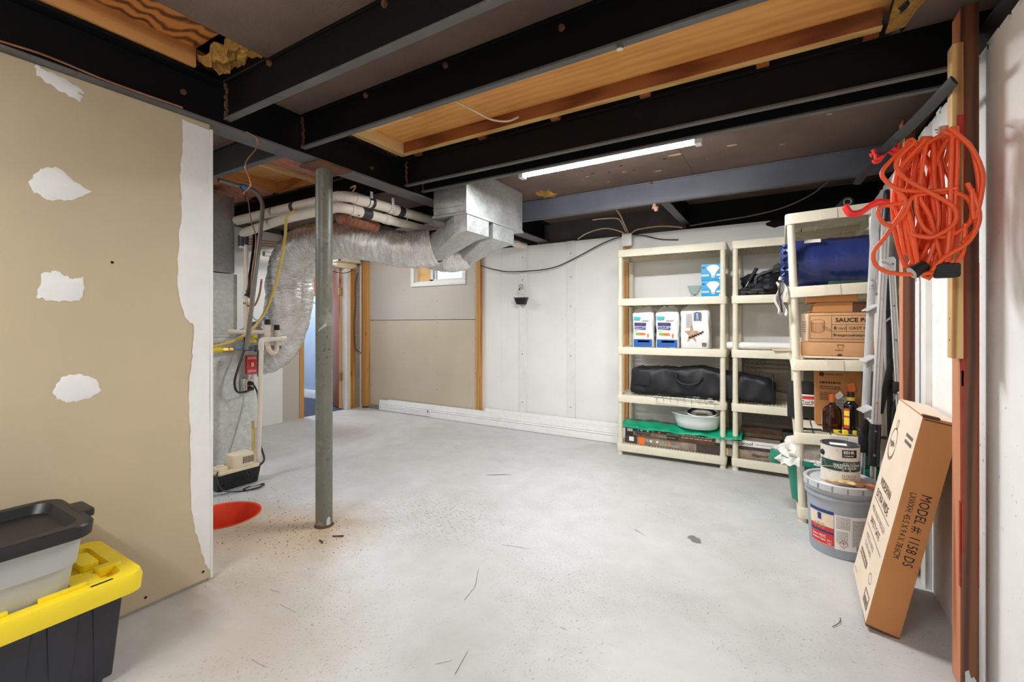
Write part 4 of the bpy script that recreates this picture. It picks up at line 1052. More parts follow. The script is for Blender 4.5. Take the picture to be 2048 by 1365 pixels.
SCRATCH = [[(-1.306, 2.073), (-1.239, 2.093), (-1.166, 2.106)], [(-1.789, 1.883), (-1.774, 1.949)], [(-3.015, 2.979), (-2.974, 3.059)], [(-1.187, 1.574), (-1.204, 1.676), (-1.276, 1.805)], [(-1.546, 1.214), (-1.516, 1.217)], [(-1.63, .901), (-1.58, .903), (-1.544, .909)], [(-.962, 1.222), (-.99, 1.331)], [(-1.846, 1.141), (-1.741, 1.142)], [(-1.989, 1.182), (-1.928, 1.192)], [(-.74, 2.629), (-.67, 2.583)], [(-.756, 1.628), (-.722, 1.625)], [(-1.051, 1.221), (-1.01, 1.268)]]
g = G()
for k, l in enumerate(SCRATCH):
    P_ = [V3((x, y, .0016)) for x, y in l]
    for a_, b_ in zip(P_, P_[1:]):
        d_ = (b_-a_).normalized(); s_ = V3((-d_.y, d_.x, 0))*(.0009 if k % 3 else .0014)
        g.add([a_-s_, b_-s_*.6, b_+s_*.6, a_+s_], [(0, 1, 2, 3)])
struct('scratch', g, 'conduit_grey', parent=fl)

# white planks along the base of the back wall
def plank(x0, x1, ya, za, yb, zb, th, lab, yaw=0, grooves=True):
    t = thing('white_plank', lab, 'plank', ((x0+x1)/2, ya, 0), group='white trim planks leaning at the back wall')
    d = V3((0, yb-ya, zb-za)); n = V3((0, -d.z, d.y)).normalized()*th
    if n.y > 0: n = -n
    o = V3((x0, ya, za)); L = V3((x1-x0, yaw, 0))
    obj('board', G().obox(o, L, d, n), 'paint_white', t, bevel=.003)
    if grooves:
        for f in (.36, .50, .66):
            obj('bead', G().tube([o+d*f+n*1.01, o+L+d*f+n*1.01], .0045, 6), 'paint_white', t, smooth=60)
    return t
plank(-4.86, -1.30, 4.468, .004, 4.485, .145, .016, 'front white beaded plank leaning along the back wall', -.012)
plank(-4.72, -1.31, 4.492, .004, 4.505, .155, .014, 'second white plank right behind the front one', .0, False)
plank(-3.9, -1.29, 4.440, .002, 4.447, .070, .013, 'narrow white plank lowest in front near the shelves', -.005, False)
plank(-3.1, -1.28, 4.512, .004, 4.528, .185, .014, 'tallest white plank at the back of the stack', .0, False)
g = G(); g.cyl((-3.95, 4.448, .075), (-3.95, 4.440, .075), .012, .008, 10)
obj('nail_knob', g, 'ink_grey', None, 'small grey knob on the front white plank', 'knob')
struct('baseboard_back', G().box(-5.12, 4.50, 0, -4.3, 4.527, .055), 'concrete_grey', 'gap filler strip below the drywall in the far corner')

# ================================================================== plastic shelving units
W, D = .865, .40
TIERS = (.100, .552, .995, 1.440, 1.890)
def ring_pts(x0, y0, x1, y1, r, z, n=4):
    out = []
    for cx, cy, a0 in ((x1-r, y1-r, 0), (x0+r, y1-r, 90), (x0+r, y0+r, 180), (x1-r, y0+r, 270)):
        for k in range(n+1):
            a = math.radians(a0+90*k/n); out.append((cx+r*math.cos(a), cy+r*math.sin(a), z))
    return out
def rail_mesh(top_edge=.003):
    e = .030; h = .064; t = .016
    x0, y0, x1, y1 = -e, -e, W+e, D+e
    g = G()
    rings = [ring_pts(x0+.002, y0+.002, x1-.002, y1-.002, .026, -h), ring_pts(x0, y0, x1, y1, .028, -.006), ring_pts(x0+.003, y0+.003, x1-.003, y1-.003, .026, 0),
             ring_pts(x0+t, y0+t, x1-t, y1-t, .014, 0), ring_pts(x0+t+.002, y0+t+.002, x1-t-.002, y1-t-.002, .013, -h)]
    m = len(rings[0])
    g.rings(rings, False, False)
    k = len(g.v)
    g.f += [(i, (i+1) % m, 4*m+(i+1) % m, 4*m+i) for i in range(m)]
    return g
def lattice_mesh():
    g = G(); x0, x1, y0, y1 = -.014, W+.014, -.014, D+.014
    n = 36
    for i in range(n):
        x = x0+(x1-x0)*(i+.5)/n; g.box(x-.0045, y0, -.022, x+.0045, y1, -.002)
    for j in range(9):
        y = y0+(y1-y0)*(j+.5)/9; g.box(x0, y-.005, -.018, x1, y+.005, -.003)
    for y in (y0+.02, y1-.02): g.box(x0, y-.004, -.05, x1, y+.004, -.004)
    return g
def slat_mesh():
    """one wide slat of the tilted unit, along local X"""
    return G().box(-.014, 0, -.012, W+.014, .078, -.002)
def shelf_unit(label, loc, rot, slats=False, group='beige plastic shelving units'):
    t = thing('shelving_unit', label, 'shelf', loc, rot, group)
    first = {}
    for i, z in enumerate(TIERS):
        if 'rail' not in first:
            o = first['rail'] = obj('shelf', rail_mesh(), 'plastic_beige', t, smooth=40, local=True); o.location = (0, 0, z)
        else: o = share('shelf', first['rail'], t, (0, 0, z))
        if not slats:
            if 'lat' not in first: first['lat'] = obj('lattice', lattice_mesh(), 'plastic_beige', o, local=True)
            else: share('lattice', first['lat'], o, (0, 0, 0))
        else:
            for k in range(5):
                y = -.012+k*.0855
                if 'slat' not in first: first['slat'] = obj('slat', slat_mesh(), 'plastic_beige', o, local=True, bevel=.002); first['slat'].location = (0, y, 0)
                else: share('slat', first['slat'], o, (0, y, 0))
            for k in range(2):
                if 'rib' not in first: first['rib'] = obj('rib', G().box(-.004, -.012, -.045, .004, D+.012, -.013), 'plastic_beige', o, local=True); first['rib'].location = (W*.3, 0, 0)
                else: share('rib', first['rib'], o, (W*(.3+.4*k), 0, 0))
        for sx in (0, 1):
            for sy in (0, 1):
                if i < len(TIERS)-1:
                    if 'post' not in first:
                        h = TIERS[1]-.064-TIERS[0]
                        first['post'] = obj('post', G().lathe([(.001, -.001), (.0235, -.001), (.0235, .02), (.022, .03), (.021, h-.05), (.021, h+.001), (.001, h+.001)], (0, 0, 0), 18), 'plastic_beige', t, smooth=40, local=True)
                        first['post'].location = (sx*W, sy*D, z)
                    else: share('post', first['post'], t, (sx*W, sy*D, z)).scale = (1, 1, (TIERS[i+1]-.064-z)/(TIERS[1]-.064-TIERS[0]))
                if i == 0:
                    if 'foot' not in first:
                        first['foot'] = obj('foot', G().lathe([(.001, 0), (.024, 0), (.022, .036), (.001, .036)], (0, 0, 0), 18), 'plastic_beige', t, smooth=40, local=True)
                        first['foot'].location = (sx*W, sy*D, 0)
                    else: share('foot', first['foot'], t, (sx*W, sy*D, 0))
    if slats:
        for z in TIERS[1:]:
            obj('joint_tab', G().box(-.0315, D*.42, -.061, -.0295, D*.62, -.003), 'plastic_beige', t, local=True).location = (0, 0, z)
    return t
AZ = math.radians(1.7)
shelf_unit('beige plastic shelving unit on the left at the back wall, holding potty pads', (-1.291, 4.108, 0), (0, 0, AZ))
BX0 = -.333
shelf_unit('beige plastic shelving unit in the middle, beside the gap to the left unit', (BX0, 4.140, 0), (0, 0, math.radians(-.5)))
RT = math.radians(-2.0)
shelf_unit('beige plastic shelving unit on the right by the ladder, tilting slightly', (.508, 3.265, .006), (RT, 0, math.radians(90)), True)

# ================================================================== things on the left and middle units
def pbox(name, x0, y0, z0, x1, y1, z1, mat, label, cat='box', group=None, rot=0, bevel=.002):
    """a box thing with an Empty root; returns root and a local->world point helper for its front face"""
    cx, cy = (x0+x1)/2, (y0+y1)/2
    t = thing(name, label, cat, (cx, cy, z0), (0, 0, rot), group)
    obj('carton', G().box(x0-cx, y0-cy, 0, x1-cx, y1-cy, z1-z0), mat, t, local=True, bevel=bevel)
    fn = plane_fn((x0-cx, y0-cy, 0), (1, 0, 0), (0, 0, 1), .0012)
    return t, fn
Z2, Z3, Z4, Z1 = 1.440, .995, .552, .100
# light bulb cartons
for i, z in enumerate((Z2, Z2+.142)):
    t, fn = pbox('bulb_carton', -.603, 4.19, z, -.435, 4.33, z+.140, 'print_cyan', ['lower', 'upper'][i] + ' bright blue light bulb carton of the two stacked on the top left shelf', 'box', 'light bulb cartons')
    g = G(); c = (.094, .074)
    bulb = [(math.cos(a)*.050+c[0], math.sin(a)*.030+c[1]+.028) for a in [math.pi*k/12 for k in range(0, 13)]] + [(c[0]-.03, c[1]+.0), (c[0]-.016, c[1]-.02), (c[0]-.014, c[1]-.05), (c[0]+.014, c[1]-.05), (c[0]+.016, c[1]-.02), (c[0]+.03, c[1]+.0)]
    g.add([fn(u, v) for u, v in bulb], [tuple(range(len(bulb)))])
    quad(g, fn, .004, .036, .062, .052); quad(g, fn, .12, .036, .16, .052); quad(g, fn, .14, .006, .16, .022)
    obj('bulb_print', g, 'ink_white', t, local=True)
    g = G(); quad(g, plane_fn((-.084, -.07, 0), (1, 0, 0), (0, 0, 1), .002), .006, .105, .03, .117); obj('brand_tag', g, 'print_navy', t, local=True)
    g = G(); lines(g, plane_fn((-.084, -.07, 0), (1, 0, 0), (0, 0, 1), .0022), .006, .047, .05, 1, .01, .004); quad(g, plane_fn((-.084, -.07, 0), (1, 0, 0), (0, 0, 1), .0022), .08, .032, .108, .036)
    obj('small_print', g, 'ink_grey', t, local=True)
g = G(); g.lathe([(.001, .002), (.030, .002), (.034, .01), (.030, .03), (.05, .07), (.062, .108), (.060, .108), (.047, .072), (.026, .034), (.001, .014)], (-.665, 4.24, Z2), 28)
obj('glass_bowl', g, 'glass_jar', None, 'small clear glass bowl left of the bulb cartons', 'bowl', smooth=50)

# potty pad packs: soft bags
def soft_pack(name, x0, x1, y0, y1, z0, z1, mat, label, seed, top=.07, group=None, lean=0, cat='pack'):
    t = thing(name, label, cat, ((x0+x1)/2, (y0+y1)/2, z0), group=group)
    r = random.Random(seed); w, d, h = x1-x0, y1-y0, z1-z0; ph = [r.uniform(0, 6) for _ in range(6)]
    def ring(f, s, dz=0):
        out = []; n = 40
        for k in range(n):
            a = 2*math.pi*k/n; c, q = math.cos(a), math.sin(a); p = .2
            x = math.copysign(abs(c)**p, c)*w/2*(s if f < .76 else s**.35); y = math.copysign(abs(q)**p, q)*d/2*s
            wob = .004*math.sin(a*5+ph[0]+f*9)+.003*math.sin(a*9+ph[1]+f*15)
            out.append((x+wob+lean*f, y+wob, f*h+dz+(.012*math.sin(a*3+ph[2]) if f > .9 else 0)))
        return out
    rings = [ring(0, .97), ring(.02, 1.0), ring(.3, 1.0), ring(.55, 1.0), ring(.78, 1.0), ring(.84, .93), ring(.90, .66), ring(.95, .35), ring(1.0, .06)]
    g = G(); g.rings(rings)
    obj('bag', g, mat, t, smooth=50, local=True)
    return t, plane_fn((-w/2, -d/2-.004, 0), (1, 0, 0), (0, 0, 1), .002), w, h
for i, (x0, x1) in enumerate(((-1.195, -1.005), (-.985, -.785))):
    t, fn, w, h = soft_pack('potty_pad_pack', x0, x1, 4.17, 4.37, Z3, Z3+.37, 'glow_white_bag', ['left', 'right'][i] + ' white and blue pack of potty pads on the second shelf of the left unit', 5+i, group='potty pad packs')
    s = w/.19
    g = G(); quad(g, fn, .012*s, .006, .178*s, .072); obj('blue_band', g, 'print_blue', t, local=True)
    f2 = plane_fn((-w/2, -.104, 0), (1, 0, 0), (0, 0, 1), .004)
    g = G(); f3 = lambda u, v: f2(u, v+.05*(u-.02)*0)
    g.add([f2(.022*s, .165), f2(.118*s, .16), f2(.126*s, .222), f2(.018*s, .225)], [(0, 1, 2, 3)]); obj('name_panel', g, 'print_navy', t, local=True)
    f4 = plane_fn((-w/2, -.104, 0), (1, 0, 0), (0, 0, 1), .0055)
    g = G(); text(g, 'POTTY PADS', .021, lambda u, v: f4(.026*s+u, .178+v), .02, sx=.84*s); quad(g, fn, .05*s, .045, .155*s, .062)
    quad(g, f4, .03*s, .168, .11*s, .171); obj('pack_lettering', g, 'ink_white', t, local=True)
    g = G(); text(g, 'Premium', .015, lambda u, v: f4(.040*s+u, .204+v), .01, sx=1.0*s, shear=.2); obj('script_lettering', g, 'print_red', t, local=True)
    g = G(); g.add([f2(.014*s, .25), f2(.066*s, .25), f2(.078*s, .276), f2(.016*s, .28)], [(0, 1, 2, 3)]); obj('teal_flag', g, 'print_teal', t, local=True)
    g = G(); quad(g, f2, .030*s, .112, .066*s, .132); obj('green_pill', g, 'print_green', t, local=True)
    g = G(); quad(g, f2, .066*s, .112, .118*s, .130); g.add([f2(.138*s, .09), f2(.146*s, .09), f2(.15*s, .115), f2(.142*s, .128), f2(.134*s, .115)], [(0, 1, 2, 3, 4)]); obj('orange_pill', g, 'print_orange', t, local=True)
    g = G(); lines(g, f2, .088*s, .244, .06*s, 1, .01, .006); lines(g, f2, .02*s, .15, .03*s, 1, .01, .004); obj('small_print', g, 'ink_grey', t, local=True)
    g = G(); f5 = plane_fn((w/2+.004, -.1, 0), (0, 1, 0), (0, 0, 1), .003); quad(g, f5, .03, .06, .17, .10); quad(g, f5, .03, .13, .12, .2); obj('side_print', g, 'print_navy', t, local=True)
t, fn, w, h = soft_pack('supplement_bag', -.772, -.535, 4.17, 4.35, Z3, Z3+.385, 'glow_white_bag', 'crumpled white plastic bag with a star and a blue tag, right of the potty pads', 9, cat='bag')
f2 = plane_fn((-w/2, -.094, 0), (1, 0, 0), (0, 0, 1), .004); f3 = plane_fn((-w/2, -.094, 0), (1, 0, 0), (0, 0, 1), .0055)
g = G(); quad(g, f2, .125, .245, .157, .315); obj('blue_tag', g, 'print_blue', t, local=True)
g = G(); text(g, 'LEAN', .026, lambda u, v: f3(.149-v, .25+u), .01, sx=.85); obj('tag_lettering', g, 'ink_white', t, local=True)
g = G(); quad(g, f2, .157, .24, .172, .312); quad(g, f2, .112, .24, .125, .312); quad(g, f2, .178, .02, .215, .05); lines(g, f3, .05, .30, .05, 14, .009, .004)
obj('grey_print', g, 'ink_grey', t, local=True)
g = G(); star = [(.095+(.062 if k % 2 == 0 else .026)*math.cos(math.pi/2+k*math.pi/5), .125+(.085 if k % 2 == 0 else .034)*math.sin(math.pi/2+k*math.pi/5)) for k in range(10)]
g.add([f2(u, v) for u, v in star], [tuple(range(10))]); obj('star_print', g, 'print_tan', t, local=True)
g = G()
for k in range(18): g.disc(tuple(f3(.075+k*.0065, .09+k*.003+.006*math.sin(k*2))), .007, 7, 1)
obj('seed_print', g, 'ink_brown', t, local=True)

# long black bag over both units
def long_bag():
    t = thing('black_carry_bag', 'long black fabric carry bag lying across both back shelving units', 'bag', (-.62, 4.28, Z4))
    r = random.Random(3); n = 44; rings = []
    L0, L1 = -1.215, -.045; N = 40
    for i in range(N+1):
        f = i/N; x = L0+(L1-L0)*f; e = min(f, 1-f)*N
        s = .78 if e < .5 else (.92 if e < 1.5 else 1.0)
        hh = (.262-.055*max(0, f-.55)/.45 - .01*math.sin(f*9))*s; dd = .27*s
        ring = []
        for k in range(n):
            a = 2*math.pi*k/n; c, q = math.cos(a), math.sin(a); p = .42
            y = math.copysign(abs(c)**p, c)*dd/2; z = math.copysign(abs(q)**p, q)*hh/2
            w_ = .010*math.sin(f*23+z*22)+.006*math.sin(f*51+k*.7)+.005*math.sin(f*90+z*40)
            ring.append((x, 4.285+y+w_*(abs(c)), Z4+.008+hh/2+z+(w_*.5 if z > 0 else 0)+.0))
        rings.append(ring)
    g = G(); g.rings(rings)
    obj('body', g, 'bag_black', t, smooth=60)
    yf = 4.285-.139
    wirep = [(-.80, yf-.006, Z4+.215), (-.795, yf-.018, Z4+.17), (-.75, yf-.026, Z4+.135), (-.68, yf-.026, Z4+.13), (-.62, yf-.022, Z4+.15), (-.585, yf-.012, Z4+.20)]
    obj('carry_handle', G().tube(spline(wirep, 8), .009, 8), 'bag_black', t, smooth=60)
    for x in (L0+.012, L1-.02):
        obj('piping', G().tube([(x, 4.285+.118*math.copysign(abs(math.cos(a))**.42, math.cos(a)), Z4+.008+.118+.112*math.copysign(abs(math.sin(a))**.42, math.sin(a))) for a in [2*math.pi*k/36 for k in range(36)]], .0045, 6, closed=True), 'plastic_black', t, smooth=60)
    g = G(); g.obox((-1.17, yf-.010, Z4+.10), (.14, 0, 0), (0, .006, 0), (0, 0, .12)); obj('side_pocket', g, 'bag_black', t, bevel=.003)
    return t
long_bag()
# wire rack on the left unit
wr_ = thing('wire_rack', 'thin chrome wire rack in front of the black bag on the left unit', 'rack', (-.70, 4.12, Z4))
g = G(); x0, x1, y0, y1, zt = -.985, -.462, 4.080, 4.19, Z4+.012
for k in range(16):
    x = x0+(x1-x0)*k/15; g.tube([(x, y0, zt), (x, y1, zt+.004)], .002, 5)
obj('cross_wire', g, 'chrome', wr_, smooth=60)
g = G(); g.tube([(x0, y0, zt), (x1, y0, zt), (x1, y1, zt+.004), (x0, y1, zt+.004)], .003, 6, closed=True); g.tube([(x0+.02, y0-.006, zt-.045), (x1-.02, y0-.006, zt-.045)], .0025, 6)
obj('rim_wire', g, 'chrome', wr_, smooth=60)
g = G()
for k in range(9):
    x = x0+.03+(x1-x0-.06)*k/8; g.tube([(x, y0-.003, zt), (x, y0-.006, zt-.045)], .002, 5)
obj('drop_wire', g, 'chrome', wr_, smooth=60)
obj('round_magnet', G().tube([(-.52, 4.10, zt+.003), (-.52, 4.10, zt+.018)], .02, 16), 'conduit_grey', wr_, smooth=40)

# flooring cartons on the bottom tier
def carton(z0, z1, x0, x1, y0, y1, lab, rot, seed, segs):
    t = thing('flooring_carton', lab, 'carton', ((x0+x1)/2, (y0+y1)/2, z0), (0, 0, rot), 'laminate flooring cartons')
    w, d, h = x1-x0, y1-y0, z1-z0
    obj('carton', G().box(-w/2, -d/2, 0, w/2, d/2, h), 'laminate_grey', t, local=True, bevel=.002)
    fn = plane_fn((-w/2, -d/2, 0), (1, 0, 0), (0, 0, 1), .001); f2 = plane_fn((-w/2, -d/2, 0), (1, 0, 0), (0, 0, 1), .002)
    for a, b, c, e, m in segs:
        g = G(); quad(g, fn, a*w, c*h, b*w, e*h); obj('printed_panel', g, m, t, local=True)
    r = random.Random(seed)
    for u, m in ((.065, 'print_teal'), (.09, 'paper_white'), (.14, 'paper_white'), (.19, 'print_green'), (.24, 'print_orange'), (.86, 'paper_white'), (.90, 'print_green'), (.945, 'print_orange')):
        pass
    return t, f2, w, h
dots = (('print_teal', .075), ('paper_white', .10), ('paper_white', .145), ('print_green', .185), ('print_orange', .228))
def add_dots(t, f2, h, w, v, off=0, rev=False):
    for m, u in dots:
        c = f2((u+off)*w, v*h); obj('icon_dot', G().disc(tuple(c), .011, 12, 1), m, t, local=True)
def logo(t, f2, u, v, size, mat='ink_black', s='lifeproof'):
    g = G(); text(g, s, size, lambda a, b: f2(u+a, v+b), .008); obj('brand_lettering', g, mat, t, local=True)
t, f2, w, h = carton(Z1, Z1+.072, -1.262, -.015, 4.16, 4.40, 'lowest flooring carton with a row of coloured dots on the bottom shelf', 0.0, 1,
    [(.0, .09, 0, 1, 'laminate_dark'), (.30, .46, .1, .9, 'laminate_grey'), (.50, .66, 0, .95, 'laminate_dark'), (.66, .70, .1, .9, 'cardboard_pale'), (.95, 1.0, 0, .75, 'print_orange'), (.10, .145, 0, .98, 'print_orange')])
add_dots(t, f2, h, w, .55, .09); logo(t, f2, .84*w, .025, .034); g = G(); quad(g, f2, .03*w, .02, .065*w, .06); quad(g, f2, .955*w, .052, .99*w, .07); obj('bar_code', g, 'paper_white', t, local=True)
g = G(); lines(g, f2, .25*w, .03, .14*w, 2, .012, .006); lines(g, f2, .9*w, .03, .05*w, 1, .012, .005); obj('small_print', g, 'paper_grey', t, local=True)
t, f2, w, h = carton(Z1+.074, Z1+.146, -1.262, -.012, 4.165, 4.40, 'upper flooring carton with a white panel, under the green bubble wrap', 0.003, 2,
    [(.0, .06, 0, 1, 'laminate_dark'), (.06, .30, .55, 1, 'laminate_dark'), (.38, .62, 0, 1, 'laminate_brown'), (.60, 1.0, .35, 1, 'paper_white'), (.62, 1.0, 0, .35, 'laminate_dark'), (.30, .38, .0, .5, 'laminate_dark')])
add_dots(t, f2, h, w, .78, .02); logo(t, f2, .075*w, .012, .04); logo(t, f2, .735*w, .034, .04)
g = G(); quad(g, f2, .015*w, .035, .055*w, .068); obj('bar_code', g, 'paper_white', t, local=True)
g = G(); lines(g, f2, .40*w, .058, .2*w, 2, .02, .008); lines(g, f2, .24*w, .02, .12*w, 1, .01, .005); obj('small_print', g, 'cardboard_pale', t, local=True)
g = G(); lines(g, f2, .86*w, .05, .1*w, 1, .01, .004); obj('fine_print', g, 'ink_grey', t, local=True)
t, f2, w, h = carton(Z1+.148, Z1+.21, -.31, .38, 4.33, 4.50, 'dark wooden plank bundle behind the flooring cartons in the middle unit', 0.0, 3, [(0, 1, .5, 1, 'laminate_brown')])
t = thing('dark_case', 'small dark case at the right end of the flooring cartons', 'case', (.12, 4.28, Z1))
obj('body', G().box(.0, 4.20, Z1+.0, .30, 4.36, Z1+.24), 'plastic_black', t, bevel=.006)
obj('latch', G().tube([(.0, 4.196, Z1+.14), (.14, 4.196, Z1+.14)], .004, 6), 'conduit_grey', t, smooth=60)

# green bubble sheet, basin, collapsible bowl
g = G()
def sheet(u, v):
    x = -1.285+u*1.0; y = 4.10+v*.30
    z = Z1+.152+.052*(1-abs(2*v-1)**3)+.005*math.sin(u*21+v*4)+.003*math.sin(u*47+v*13)-.012*(1-v)**2+(.012 if v < .1 else 0)
    return (x, y, z)
g.grid(sheet, 90, 26)
n = len(g.v); g.add([(p[0], p[1], max(Z1+.148, p[2]-.05)) for p in g.v[:n]], [tuple(reversed(f)) for f in g.f])
obj('green_bubble_sheet', g, 'bubble_green', None, 'folded glossy green plastic sheet on top of the flooring cartons', 'plastic sheet', smooth=60)
bz = Z1+.198
bs = thing('white_basin', 'white plastic basin resting on the green sheet on the bottom shelf', 'basin', (-.64, 4.215, bz))
g = G(); g.lathe([(.001, .004), (.15, .004), (.165, .01), (.182, .06), (.196, .118), (.204, .122), (.204, .127), (.194, .126), (.178, .064), (.160, .016), (.001, .010)], (0, 0, 0), 56)
g.map(lambda p: (p.x, p.y*.72, p.z)); obj('bowl', g, 'basin_white', bs, smooth=50, local=True)
for s in (-1, 1): obj('grip', G().box(s*.19-.02, -.03, .112, s*.19+.02, .03, .126), 'basin_white', bs, local=True, bevel=.005)
cb = thing('collapsible_bowl', 'collapsed white bowl with dark rings tilted inside the basin', 'bowl', (-.60, 4.205, bz+.108), (math.radians(16), 0, 0))
for k, (r, z) in enumerate(((.128, .03), (.114, .024), (.100, .018), (.087, .012))):
    g = G(); g.lathe([(r-.012, z-.006), (r, z-.002), (r+.004, z+.012), (r-.004, z+.016), (r-.012, z+.004)], (0, 0, 0), 48, True); g.map(lambda p: (p.x, p.y*.8, p.z))
    obj('fold_ring', g, 'white_plastic' if k in (0, 3) else 'rubber_navy', cb, smooth=50, local=True)
g = G(); g.lathe([(.001, .004), (.085, .004), (.086, .012), (.001, .014)], (0, 0, 0), 40); g.map(lambda p: (p.x, p.y*.8, p.z)); obj('bowl_floor', g, 'white_plastic', cb, smooth=50, local=True)
obj('grip_slot', G().box(-.045, -.004, .014, .045, .004, .017), 'rubber_navy', cb, local=True)

# middle unit: dark shoulder bag, pump handle, white roll, tan strip
gb = thing('grey_shoulder_bag', 'crumpled dark grey fabric bag on the middle unit', 'bag', (-.10, 4.28, Z2))
def crumple(name, c, rx, ry, rz, mat, par, seed, amp=.25, nu=36, nv=20, sharp=1.6, **kw):
    g = G(); vs = []
    for j in range(nv+1):
        th_ = math.pi*j/nv
        for i in range(nu):
            ph = 2*math.pi*i/nu; d = V3((math.sin(th_)*math.cos(ph), math.sin(th_)*math.sin(ph), math.cos(th_)))
            k = 1+amp*mnoise.noise(d*2.2+V3((seed, 0, 0)))*1.5+amp*.5*abs(mnoise.noise(d*5+V3((0, seed, 0))))*sharp
            z = d.z*rz*k
            vs.append((c[0]+d.x*rx*k, c[1]+d.y*ry*k, max(c[2]+z, c[2]-rz*.8)))
    g.add(vs, [(j*nu+i, j*nu+(i+1) % nu, (j+1)*nu+(i+1) % nu, (j+1)*nu+i) for j in range(nv) for i in range(nu)])
    return obj(name, g, mat, par, smooth=35, **kw)
crumple('bag_body', (-.09, 4.28, Z2+.09), .19, .12, .105, 'bag_black', gb, 1.3, .3)
crumple('bag_flap', (.0, 4.30, Z2+.17), .07, .06, .085, 'bag_grey', gb, 4.2, .35)
crumple('bag_pocket', (-.20, 4.25, Z2+.035), .11, .09, .04, 'bag_grey', gb, 7.7, .3)
obj('shoulder_strap', G().tube(spline([(-.19, 4.2, Z2+.05), (-.18, 4.18, Z2+.15), (-.10, 4.18, Z2+.19), (-.02, 4.2, Z2+.22), (.03, 4.24, Z2+.26), (.05, 4.25, Z2+.18)], 8), .012, 8), 'bag_grey', gb, smooth=60)
for i, (x, z) in enumerate(((-.215, .085), (-.245, .062))):
    obj('strap_buckle', G().tube([(x+.016*math.cos(a), 4.175, Z2+z+.014*math.sin(a)) for a in [k*math.pi/6 for k in range(12)]], .006, 6, closed=True), 'rubber_black', gb, smooth=60)
ph = thing('hand_pump', 'slim tool with black grip and steel shaft leaning beside the grey bag', 'tool', (-.27, 4.18, Z2))
obj('shaft', G().tube([(-.288, 4.20, Z2+.02), (-.235, 4.19, Z2+.125)], .006, 10), 'chrome', ph, smooth=50)
obj('grip', G().tube([(-.238, 4.19, Z2+.118), (-.178, 4.185, Z2+.225)], .014, 12), 'rubber_black', ph, smooth=50)
obj('foot', G().box(-.325, 4.17, Z2, -.26, 4.23, Z2+.03), 'rubber_black', ph, bevel=.006)
g = G(); g.cyl((-.40, 4.17, Z3+.032), (.42, 4.19, Z3+.034), .030, n=24); obj('white_roll', g, 'paper_white', None, 'long white paper roll lying on the middle unit', 'roll', smooth=40)
g = G(); g.obox((-.06, 4.08, Z3+.002), (.15, .02, 0), (-.01, .06, 0), (0, 0, .012)); obj('wood_offcut', g, 'cardboard_pale', None, 'small pinkish wooden offcut poking out over the middle shelf edge', 'offcut')

# ================================================================== things on the right unit
R4, R3, R2, R1, R0 = 1.890, 1.440, .998, .556, .104
# blue sleeping bag in its sack, a fat bolster lying lengthways across the tier
def bolster():
    t = thing('sleeping_bag', 'shiny navy blue sleeping bag stuffed on the right shelving unit', 'sleeping bag', (.26, 3.45, R3))
    rings = []; n = 48; N = 46; x0, x1 = .02, .475
    for i in range(N+1):
        f = i/N; x = x0+(x1-x0)*f; e = min(f*1.0, (1-f)*2.2)
        s = min(1.0, .80+.2*math.sin(min(1, e*8)*math.pi/2)); ring = []
        for k in range(n):
            a = 2*math.pi*k/n; c, q = math.cos(a), math.sin(a)
            w_ = .006*mnoise.noise(V3((x*9, a*1.6, 1)))+.005*abs(mnoise.noise(V3((x*34, a*2.4, 4))))+(.010*math.sin(a*16+x*30) if f < .12 else 0)
            ry, rz = (.165*s+w_), (.150*s+w_)
            z = q*rz
            ring.append((x-.03*(f < .02), 3.455+c*ry, R3+.152+max(z, -.148)))
        rings.append(ring)
    g = G(); g.rings(rings)
    obj('stuff_sack', g, 'nylon_blue', t, smooth=60)
    g = G(); g.rings([[(x0-.012-.01*math.sin(a*17), 3.455+.15*math.cos(a)*q, R3+.152+.135*math.sin(a)*q) for a in [2*math.pi*k/48 for k in range(48)]] for q in (1.0, .75, .45, .15)], False, True)
    obj('gathered_end', g, 'nylon_blue_light', t, smooth=30)
    obj('draw_cord', G().tube(spline([(.0, 3.29, R3+.06), (-.012, 3.24, R3+.02), (-.014, 3.225, R3-.06), (-.006, 3.222, R3-.13), (.0, 3.222, R3-.16), (-.008, 3.223, R3-.10), (-.02, 3.228, R3-.02), (-.012, 3.26, R3+.03)], 8), .004, 6), 'cable_black', t, smooth=60)
    obj('cord_lock', G().tube([(-.014, 3.238, R3+.035), (-.006, 3.236, R3+.055)], .010, 10), 'plastic_greytote', t, smooth=50)
    obj('white_tag', G().obox((.115, 3.30, R3+.262), (.085, 0, 0), (0, .02, .02), (0, -.001, .003)), 'paper_white', t)
    return t
bolster()
g = G(); g.grid(lambda u, v: (-.035+.05*u+.012*math.sin(v*9), 3.245-.01*math.sin(u*8)-.02*v, R3+.02-.20*v+.01*math.sin(u*11)), 8, 16)
obj('grey_cloth', g, 'paper_grey', None, 'light grey cloth strip hanging beside the sleeping bag', 'cloth', smooth=60)
g = G(); g.obox((.235, 3.245, R3+.002), (.20, .01, 0), (0, .05, 0), (0, 0, .016)); obj('green_folder', g, 'print_forest', None, 'thin dark green folder edge under the sleeping bag', 'folder', bevel=.002)
